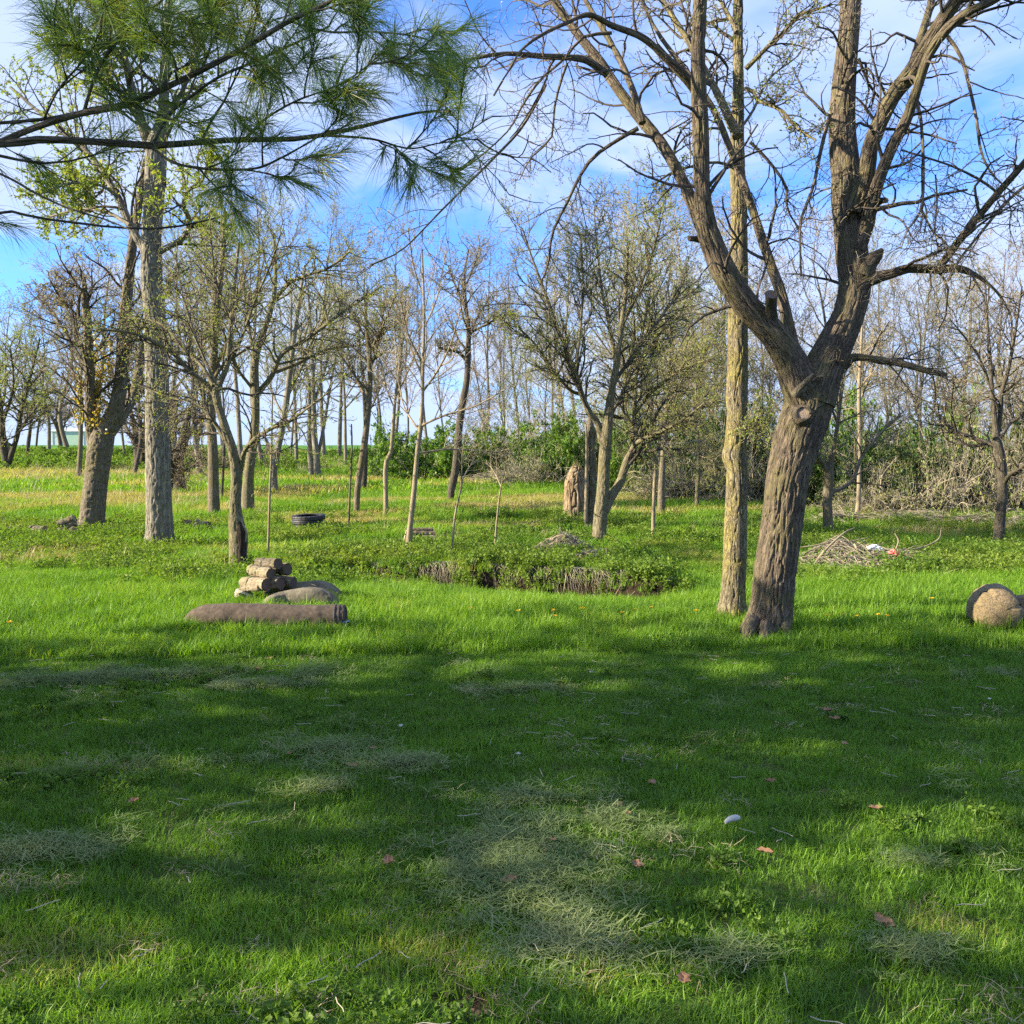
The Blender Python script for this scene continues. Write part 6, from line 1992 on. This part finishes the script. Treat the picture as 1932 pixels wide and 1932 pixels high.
def area_points(y0, y1, dens, margin=0.9, power=1.0):
    """random points on the ground between two distances, across the view plus a margin"""
    W1 = 0.545 * y1 + margin
    n = int((y1 - y0) * 2 * W1 * dens)
    y_ = rng.uniform(y0, y1, n)
    x_ = rng.uniform(-W1, W1, n)
    ok_ = np.abs(x_) < 0.545 * y_ + margin
    x_, y_ = x_[ok_], y_[ok_]
    return x_, y_


def soilmask(x_, y_):
    s, wg = ditch(x_, y_)
    m1 = (wg > 0.25) & (n2(x_, y_, 3.1, 2, 66.0) < 0.02) & (s > 0.12) & (s < 1.04 + 0.30 * n2(x_, y_, 1.9, 2, 61.0))
    m2 = np.hypot(x_ - HOLE[0], (y_ - HOLE[1]) * 1.3) < 0.115 + 0.02 * n2(x_, y_, 22.0, 1)
    return ~(m1 | m2)


def pxg(x_, y_):
    """image position of a ground point"""
    z_ = terr(x_, y_)
    v = np.stack([x_, y_, z_ - EYE])
    dep = v[1] * CP - v[2] * SP
    up_ = v[1] * SP + v[2] * CP
    return 966 + FPX * v[0] / dep, 966 - FPX * up_ / dep


def blob(x_, y_, c, rx, ry, rot=0.0):
    dx, dy = x_ - c[0], y_ - c[1]
    ca, sa = math.cos(rot), math.sin(rot)
    q = np.hypot((dx * ca + dy * sa) / rx, (-dx * sa + dy * ca) / ry)
    return np.clip(1 - q, 0, 1)


MOW = 7.75
lawn_src = [hidden(tuft_mesh('lawn_tuft', M['grass'], 52, 0.085, 0.055, 0.0034, 0.7, 0.7)) for _ in range(6)]
x_, y_ = area_points(2.2, 9.0, 330, 0.8)
edge = MOW + 0.15 * n2(x_, y_, 1.2, 2, 4.4) + 0.22 * np.sin(x_ * 0.5 + 0.4)
ok_ = soilmask(x_, y_) & (y_ < edge + 0.1)
x_, y_ = x_[ok_], y_[ok_]
dry = sm(0.1, 0.55, n2(x_, y_, 0.8, 3, 1.5)) * 0.25
# yellowed lawn near the viewer's left and round the bare hole
bl = [(gp(150, 1830), 1.1, 0.42), (gp(760, 1735), .28, .18), (gp(480, 1800), .7, .3), (gp(150, 1450), 1.0, .22), (gp(1130, 1850), .35, .25), (gp(870, 1800), .6, .3), (gp(230, 1880), .8, .3), (gp(1760, 1760), .4, .2)]
for c_, rx, ry in bl:
    dry = np.maximum(dry, blob(x_, y_, c_, rx, ry) ** 0.6 * (0.62 + 0.5 * n2(x_, y_, 3.0, 2, 8.0)) * 0.95)
tint = 0.28 + 0.13 * n2(x_, y_, 1.4, 3, 0.3) + 0.10 * rng.normal(size=len(x_)) * 0.5 + dry * 0.75
hv = 1 + 0.40 * n2(x_, y_, 1.1, 2, 6.6) + 0.45 * n2(x_, y_, 4.0, 2, 2.6) + 0.2 * rng.normal(size=len(x_))
scatter('lawn_grass', 'mown lawn grass in the shade of the foreground', lawn_src, np.column_stack([x_, y_, terr(x_, y_)]), rng.random(len(x_)) * 6.28,
        rng.uniform(0.8, 1.15, len(x_)), np.clip(tint, 0, 1), 0.12, np.clip(hv, 0.5, 1.9))

tall_src = [hidden(tuft_mesh('meadow_tuft', M['grass'], 46, 0.11, 0.17, 0.0062, 0.45, 0.5)) for _ in range(6)]
x_, y_ = area_points(MOW - 0.3, 16.5, 105, 1.0)
edge = MOW + 0.15 * n2(x_, y_, 1.2, 2, 4.4) + 0.22 * np.sin(x_ * 0.5 + 0.4)
ok_ = soilmask(x_, y_) & (y_ > edge)
x_, y_ = x_[ok_], y_[ok_]
tint = 0.50 + 0.16 * n2(x_, y_, 0.9, 3, 3.0) + 0.05 * rng.normal(size=len(x_)) + 0.05 * sm(10, 14, y_)
tint += 0.34 * sm(0.12, 0.5, n2(x_, y_, 0.6, 3, 7.7)) * sm(11.5, 13.5, y_)
tint -= 0.16 * sm(0.1, 0.5, n2(x_, y_, 1.3, 2, 71.7))
hv = 0.8 + 0.45 * n2(x_, y_, 0.8, 3, 1.1) + 0.15 * sm(8, 9, y_) * (1 - sm(10.5, 12, y_))
for c_, rx, ry in ((gp(500, 1196), 1.1, 0.3), (gp(1450, 1216), 0.45, 0.3), (gp(1880, 1206), 0.4, 0.25), (gp(1380, 1176), 0.25, 0.25), (gp(560, 1150), 0.6, 0.25)):
    hv -= 0.45 * blob(x_, y_, c_, rx, ry) ** 0.5
# rank uncut tufts round the rolls, the logs and the tree feet
ax_, ay_ = [], []
for (pa, pb_, n_, dd_) in [((350, 1198), (655, 1196), 45, -0.10), ((325, 1196), (350, 1200), 40, 0.0), ((665, 1185), (650, 1130), 40, 0.0), ((440, 1145), (500, 1150), 16, -0.05), ((1400, 1222), (1500, 1220), 10, -0.03)]:
    A0, A1 = gp(*pa), gp(*pb_)
    u_ = rng.random(n_)
    ax_.append(A0[0] + (A1[0] - A0[0]) * u_ + rng.normal(size=n_) * 0.05)
    ay_.append(A0[1] + (A1[1] - A0[1]) * u_ + dd_ + rng.normal(size=n_) * 0.05)
ax_, ay_ = np.concatenate(ax_), np.concatenate(ay_)
x_, y_ = np.concatenate([x_, ax_]), np.concatenate([y_, ay_])
tint = np.concatenate([tint, 0.40 + 0.12 * rng.normal(size=len(ax_))])
hv = np.concatenate([hv, rng.uniform(0.6, 1.15, len(ax_))])
scatter('meadow_grass', 'tall sunlit grass of the near meadow', tall_src, np.column_stack([x_, y_, terr(x_, y_)]), rng.random(len(x_)) * 6.28,
        rng.uniform(0.75, 1.2, len(x_)), np.clip(tint, 0, 1), 0.14, np.clip(hv, 0.45, 1.6))

mid_src = [hidden(tuft_mesh('pasture_tuft', M['grass'], 40, 0.20, 0.16, 0.011, 0.6, 0.5)) for _ in range(5)]
x_, y_ = area_points(16, 34, 26, 1.5)
tint = 0.50 + 0.20 * n2(x_, y_, 0.35, 3, 3.0) + 0.05 * rng.normal(size=len(x_))
tint += 0.45 * sm(0.0, 0.4, n2(x_, y_ * 1.7, 0.22, 3, 7.7)) - 0.12 * sm(0.1, 0.5, n2(x_, y_, 0.6, 2, 55.0))
for c_, rx, ry in [(gp(255, 942), 2.5, 2.5), (gp(375, 930), 3, 2.5), (gp(150, 915), 4, 2), (gp(620, 985), 1.6, 2.2)]:
    tint += 0.5 * blob(x_, y_, c_, rx, ry)
tint = np.minimum(tint, 0.93)
scatter('pasture_grass', 'rough grass of the middle pasture', mid_src, np.column_stack([x_, y_, terr(x_, y_)]), rng.random(len(x_)) * 6.28,
        rng.uniform(0.8, 1.3, len(x_)), np.clip(tint, 0, 1), 0.12, np.clip(1 + 0.5 * n2(x_, y_, 0.5, 2, 1.0), 0.5, 1.6))
far_src = [hidden(tuft_mesh('slope_tuft', M['grass'], 40, 0.5, 0.24, 0.03, 0.7, 0.5)) for _ in range(4)]
x_, y_ = area_points(33, 84, 4.2, 2)
tint = 0.52 + 0.2 * n2(x_, y_, 0.16, 3, 3.0) + 0.05 * rng.normal(size=len(x_))
tint += 0.42 * sm(0.05, 0.35, n2(x_, y_ * 2.2, 0.12, 3, 7.7)) + 0.3 * sm(70, 76, y_) * (n2(x_, y_, 0.1, 2, 3.3) > -0.1)
scatter('slope_grass', 'pale rough grass on the far slope', far_src, np.column_stack([x_, y_, terr(x_, y_)]), rng.random(len(x_)) * 6.28,
        rng.uniform(0.8, 1.4, len(x_)), np.clip(tint, 0, 1), 0.1)

# taller rank weeds along the bank at the foot of the far field
x_, y_ = area_points(48, 76, 0.7, 2)
ok_ = rng.random(len(x_)) < sm(-0.25, 0.2, n2(x_, y_, 0.12, 2, 90.0))
x_, y_ = x_[ok_], y_[ok_]
bank_src = [hidden(weed_mesh('bank_weed', M['weed'], 22, 0.5, 0.9, 0.15)) for _ in range(3)]
scatter('bank_weeds', 'rank green weeds on the bank below the far field', bank_src, np.column_stack([x_, y_, terr(x_, y_)]), rng.random(len(x_)) * 6.28,
        rng.uniform(0.6, 1.3, len(x_)), np.clip(0.5 + 0.35 * n2(x_, y_, 0.3, 2, 5.0), 0, 1), 0.1)

# leafy weeds
weed_src = [hidden(weed_mesh('weed_clump', M['weed'])) for _ in range(5)]
x_, y_ = area_points(10.5, 24, 40, 1.0)
s_, wg_ = ditch(x_, y_)
dn = sm(-0.25, 0.25, n2(x_, y_, 0.5, 3, 12.0)) * sm(11.5, 13.0, y_) * (1 - 0.6 * sm(19, 24, y_))
dn = np.maximum(dn, wg_ * sm(1.12, 1.25, s_) * (1 - sm(2.4, 3.4, s_)) * 0.9)
for c_, r_ in ((gp(300, 1040), 1.2), (gp(700, 1050), 2.0), (gp(1150, 1060), 1.2), (gp(1500, 1200), 0.6), (gp(1560, 1215), .5), (gp(1840, 1070), 1.8)):
    dn = np.maximum(dn, blob(x_, y_, c_, r_, r_ * 0.8) * 1.4)
ok_ = soilmask(x_, y_) & (rng.random(len(x_)) < dn)
x_, y_ = x_[ok_], y_[ok_]
xb = rng.uniform(-2.5, 3.0, 110)
yb = 11.95 - 0.42 * xb + rng.uniform(0.85, 1.15, 110)
kb = (ditch(xb, yb)[1] > 0.1) & (n2(xb, yb, 1.3, 2, 33.0) > -0.25)
x_, y_ = np.concatenate([x_, xb[kb]]), np.concatenate([y_, yb[kb]])
scatter('weeds', 'low leafy weeds growing through the meadow grass', weed_src, np.column_stack([x_, y_, terr(x_, y_)]), rng.random(len(x_)) * 6.28,
        rng.uniform(0.7, 1.5, len(x_)), np.clip(0.62 + 0.35 * n2(x_, y_, 0.9, 2, 5.0), 0, 1), 0.1)

# dry straw stalks
straw_src = [hidden(tuft_mesh('straw_tuft', M['straw'], 14, 0.12, 0.30, 0.0045, 0.5, 0.3)) for _ in range(4)]
x_, y_ = area_points(12, 60, 5.5, 1.0)
dn = sm(0.0, 0.5, n2(x_, y_, 0.4, 3, 31.0)) * sm(12.5, 14, y_)
ok_ = soilmask(x_, y_) & (rng.random(len(x_)) < dn)
x_, y_ = x_[ok_], y_[ok_]
scatter('dry_stalks', 'dry straw coloured stalks among the green grass', straw_src, np.column_stack([x_, y_, terr(x_, y_)]), rng.random(len(x_)) * 6.28,
        rng.uniform(0.6, 1.2, len(x_)) * (1 + sm(20, 45, y_) * 0.8), rng.random(len(x_)), 0.2)

# broad leaved weeds and dead thatch in the lawn
lw_src = [hidden(weed_mesh('lawn_weed', M['weed'], 7, 0.035, 0.07, 0.022)) for _ in range(4)]
x_, y_ = area_points(2.2, 7.8, 46, 0.6)
ok_ = soilmask(x_, y_) & (rng.random(len(x_)) < sm(0.05, 0.45, n2(x_, y_, 1.5, 3, 47.0)))
x_, y_ = x_[ok_], y_[ok_]
scatter('lawn_weeds', 'low broad leaved weeds in the lawn', lw_src, np.column_stack([x_, y_, terr(x_, y_) + 0.02]), rng.random(len(x_)) * 6.28,
        rng.uniform(0.6, 1.3, len(x_)), np.clip(0.2 + 0.3 * rng.random(len(x_)), 0, 1), 0.1)
th_src = [hidden(tuft_mesh('thatch_mat', M['straw'], 22, 0.09, 0.03, 0.0026, flat=True)) for _ in range(4)]
x_, y_ = area_points(2.2, 8.0, 60, 0.6)
pr_ = 0.10 + 0.5 * sm(0.15, 0.5, n2(x_, y_, 1.1, 3, 57.0))
for c_, rx, ry in bl:
    pr_ = np.maximum(pr_, blob(x_, y_, c_, rx, ry) ** 0.6 * 0.9)
ok_ = soilmask(x_, y_) & (rng.random(len(x_)) < pr_ * 0.55)
x_, y_ = x_[ok_], y_[ok_]
scatter('lawn_thatch', 'dead straw coloured blades lying between the lawn grass', th_src, np.column_stack([x_, y_, terr(x_, y_) + 0.012]), rng.random(len(x_)) * 6.28,
        rng.uniform(0.6, 1.2, len(x_)), rng.random(len(x_)), 0.2)

# grey green mown clippings lying in mats
clip_src = [hidden(tuft_mesh('clipping_mat', M['clip'], 34, 0.085, 0.02, 0.0030, flat=True)) for _ in range(5)]
cen = [(gp(960, 1600), .34, .36), (gp(880, 1655), .36, .14), (gp(990, 1660), .40, .22), (gp(1060, 1740), .30, .14), (gp(1080, 1800), .30, .10), (gp(1000, 1700), .34, .10), (gp(1060, 1780), .20, .10), (gp(1110, 1800), .14, .07), (gp(1250, 1590), .28, .07), (gp(1150, 1560), .3, .12), (gp(1400, 1820), .35, .10),
       (gp(1700, 1815), .32, .10), (gp(1560, 1850), .2, .08), (gp(300, 1285), 1.3, .22), (gp(480, 1300), .6, .18), (gp(120, 1290), .8, .28), (gp(760, 1450), .5, .2), (gp(1880, 1278), .45, .07), (gp(980, 1310), .6, .12), (gp(620, 1420), .4, .2), (gp(200, 1460), .6, .12),
       (gp(1750, 1640), .35, .1), (gp(1000, 1520), .45, .09), (gp(620, 1500), .5, .08), (gp(60, 1620), .4, .2)]
X_, Y_ = [], []
for c_, rx, ry in cen:
    n = int(rx * ry * 3.14 * 230)
    a_, r_ = rng.random(n) * 6.28, np.abs(rng.normal(size=n)) * 0.62
    X_.append(c_[0] + rx * r_ * np.cos(a_))
    Y_.append(c_[1] + ry * r_ * np.sin(a_) + 0.15 * (rx * r_ * np.cos(a_)))
xx_, yy_ = area_points(2.3, MOW, 12, 0.6)
ok_ = rng.random(len(xx_)) < sm(-0.05, 0.5, n2(xx_, yy_, 1.3, 3, 19.0))
x_ = np.concatenate(X_ + [xx_[ok_]])
y_ = np.concatenate(Y_ + [yy_[ok_]])
ok_ = soilmask(x_, y_) & (n2(x_, y_, 4.0, 2, 40.0) > -0.2)
x_, y_ = x_[ok_], y_[ok_]
scatter('grass_clippings', 'grey green mats of mown clippings lying on the lawn', clip_src, np.column_stack([x_, y_, terr(x_, y_) + 0.030]), rng.random(len(x_)) * 6.28,
        rng.uniform(0.7, 1.2, len(x_)), np.clip(0.45 + 0.3 * n2(x_, y_, 2.0, 2, 5.0), 0, 1), 0.16)

# fallen twigs and pale straws on the lawn
b = Buf()
N = 150
x_, y_ = area_points(2.4, 7.6, 5, 0.3)
x_, y_ = x_[:N], y_[:N]
N = len(x_)
a_ = rng.random(N) * 6.28
L = rng.uniform(0.03, 0.12, N)
q = np.linspace(-.5, .5, 5)
P = np.stack([x_[:, None] + q * L[:, None] * np.cos(a_)[:, None], y_[:, None] + q * L[:, None] * np.sin(a_)[:, None] + 0.008 * np.sin(q * 6), np.zeros((N, 5))], -1)
P[..., 2] = terr(P[..., 0], P[..., 1]) + 0.05 + rng.random((N, 1)) * 0.012
b.tubes(P, np.full((N, 5), 0.0016), 4)
o = obj('dry_straws', b.mesh('dry_straws', M['cream']), None, 'stuff')
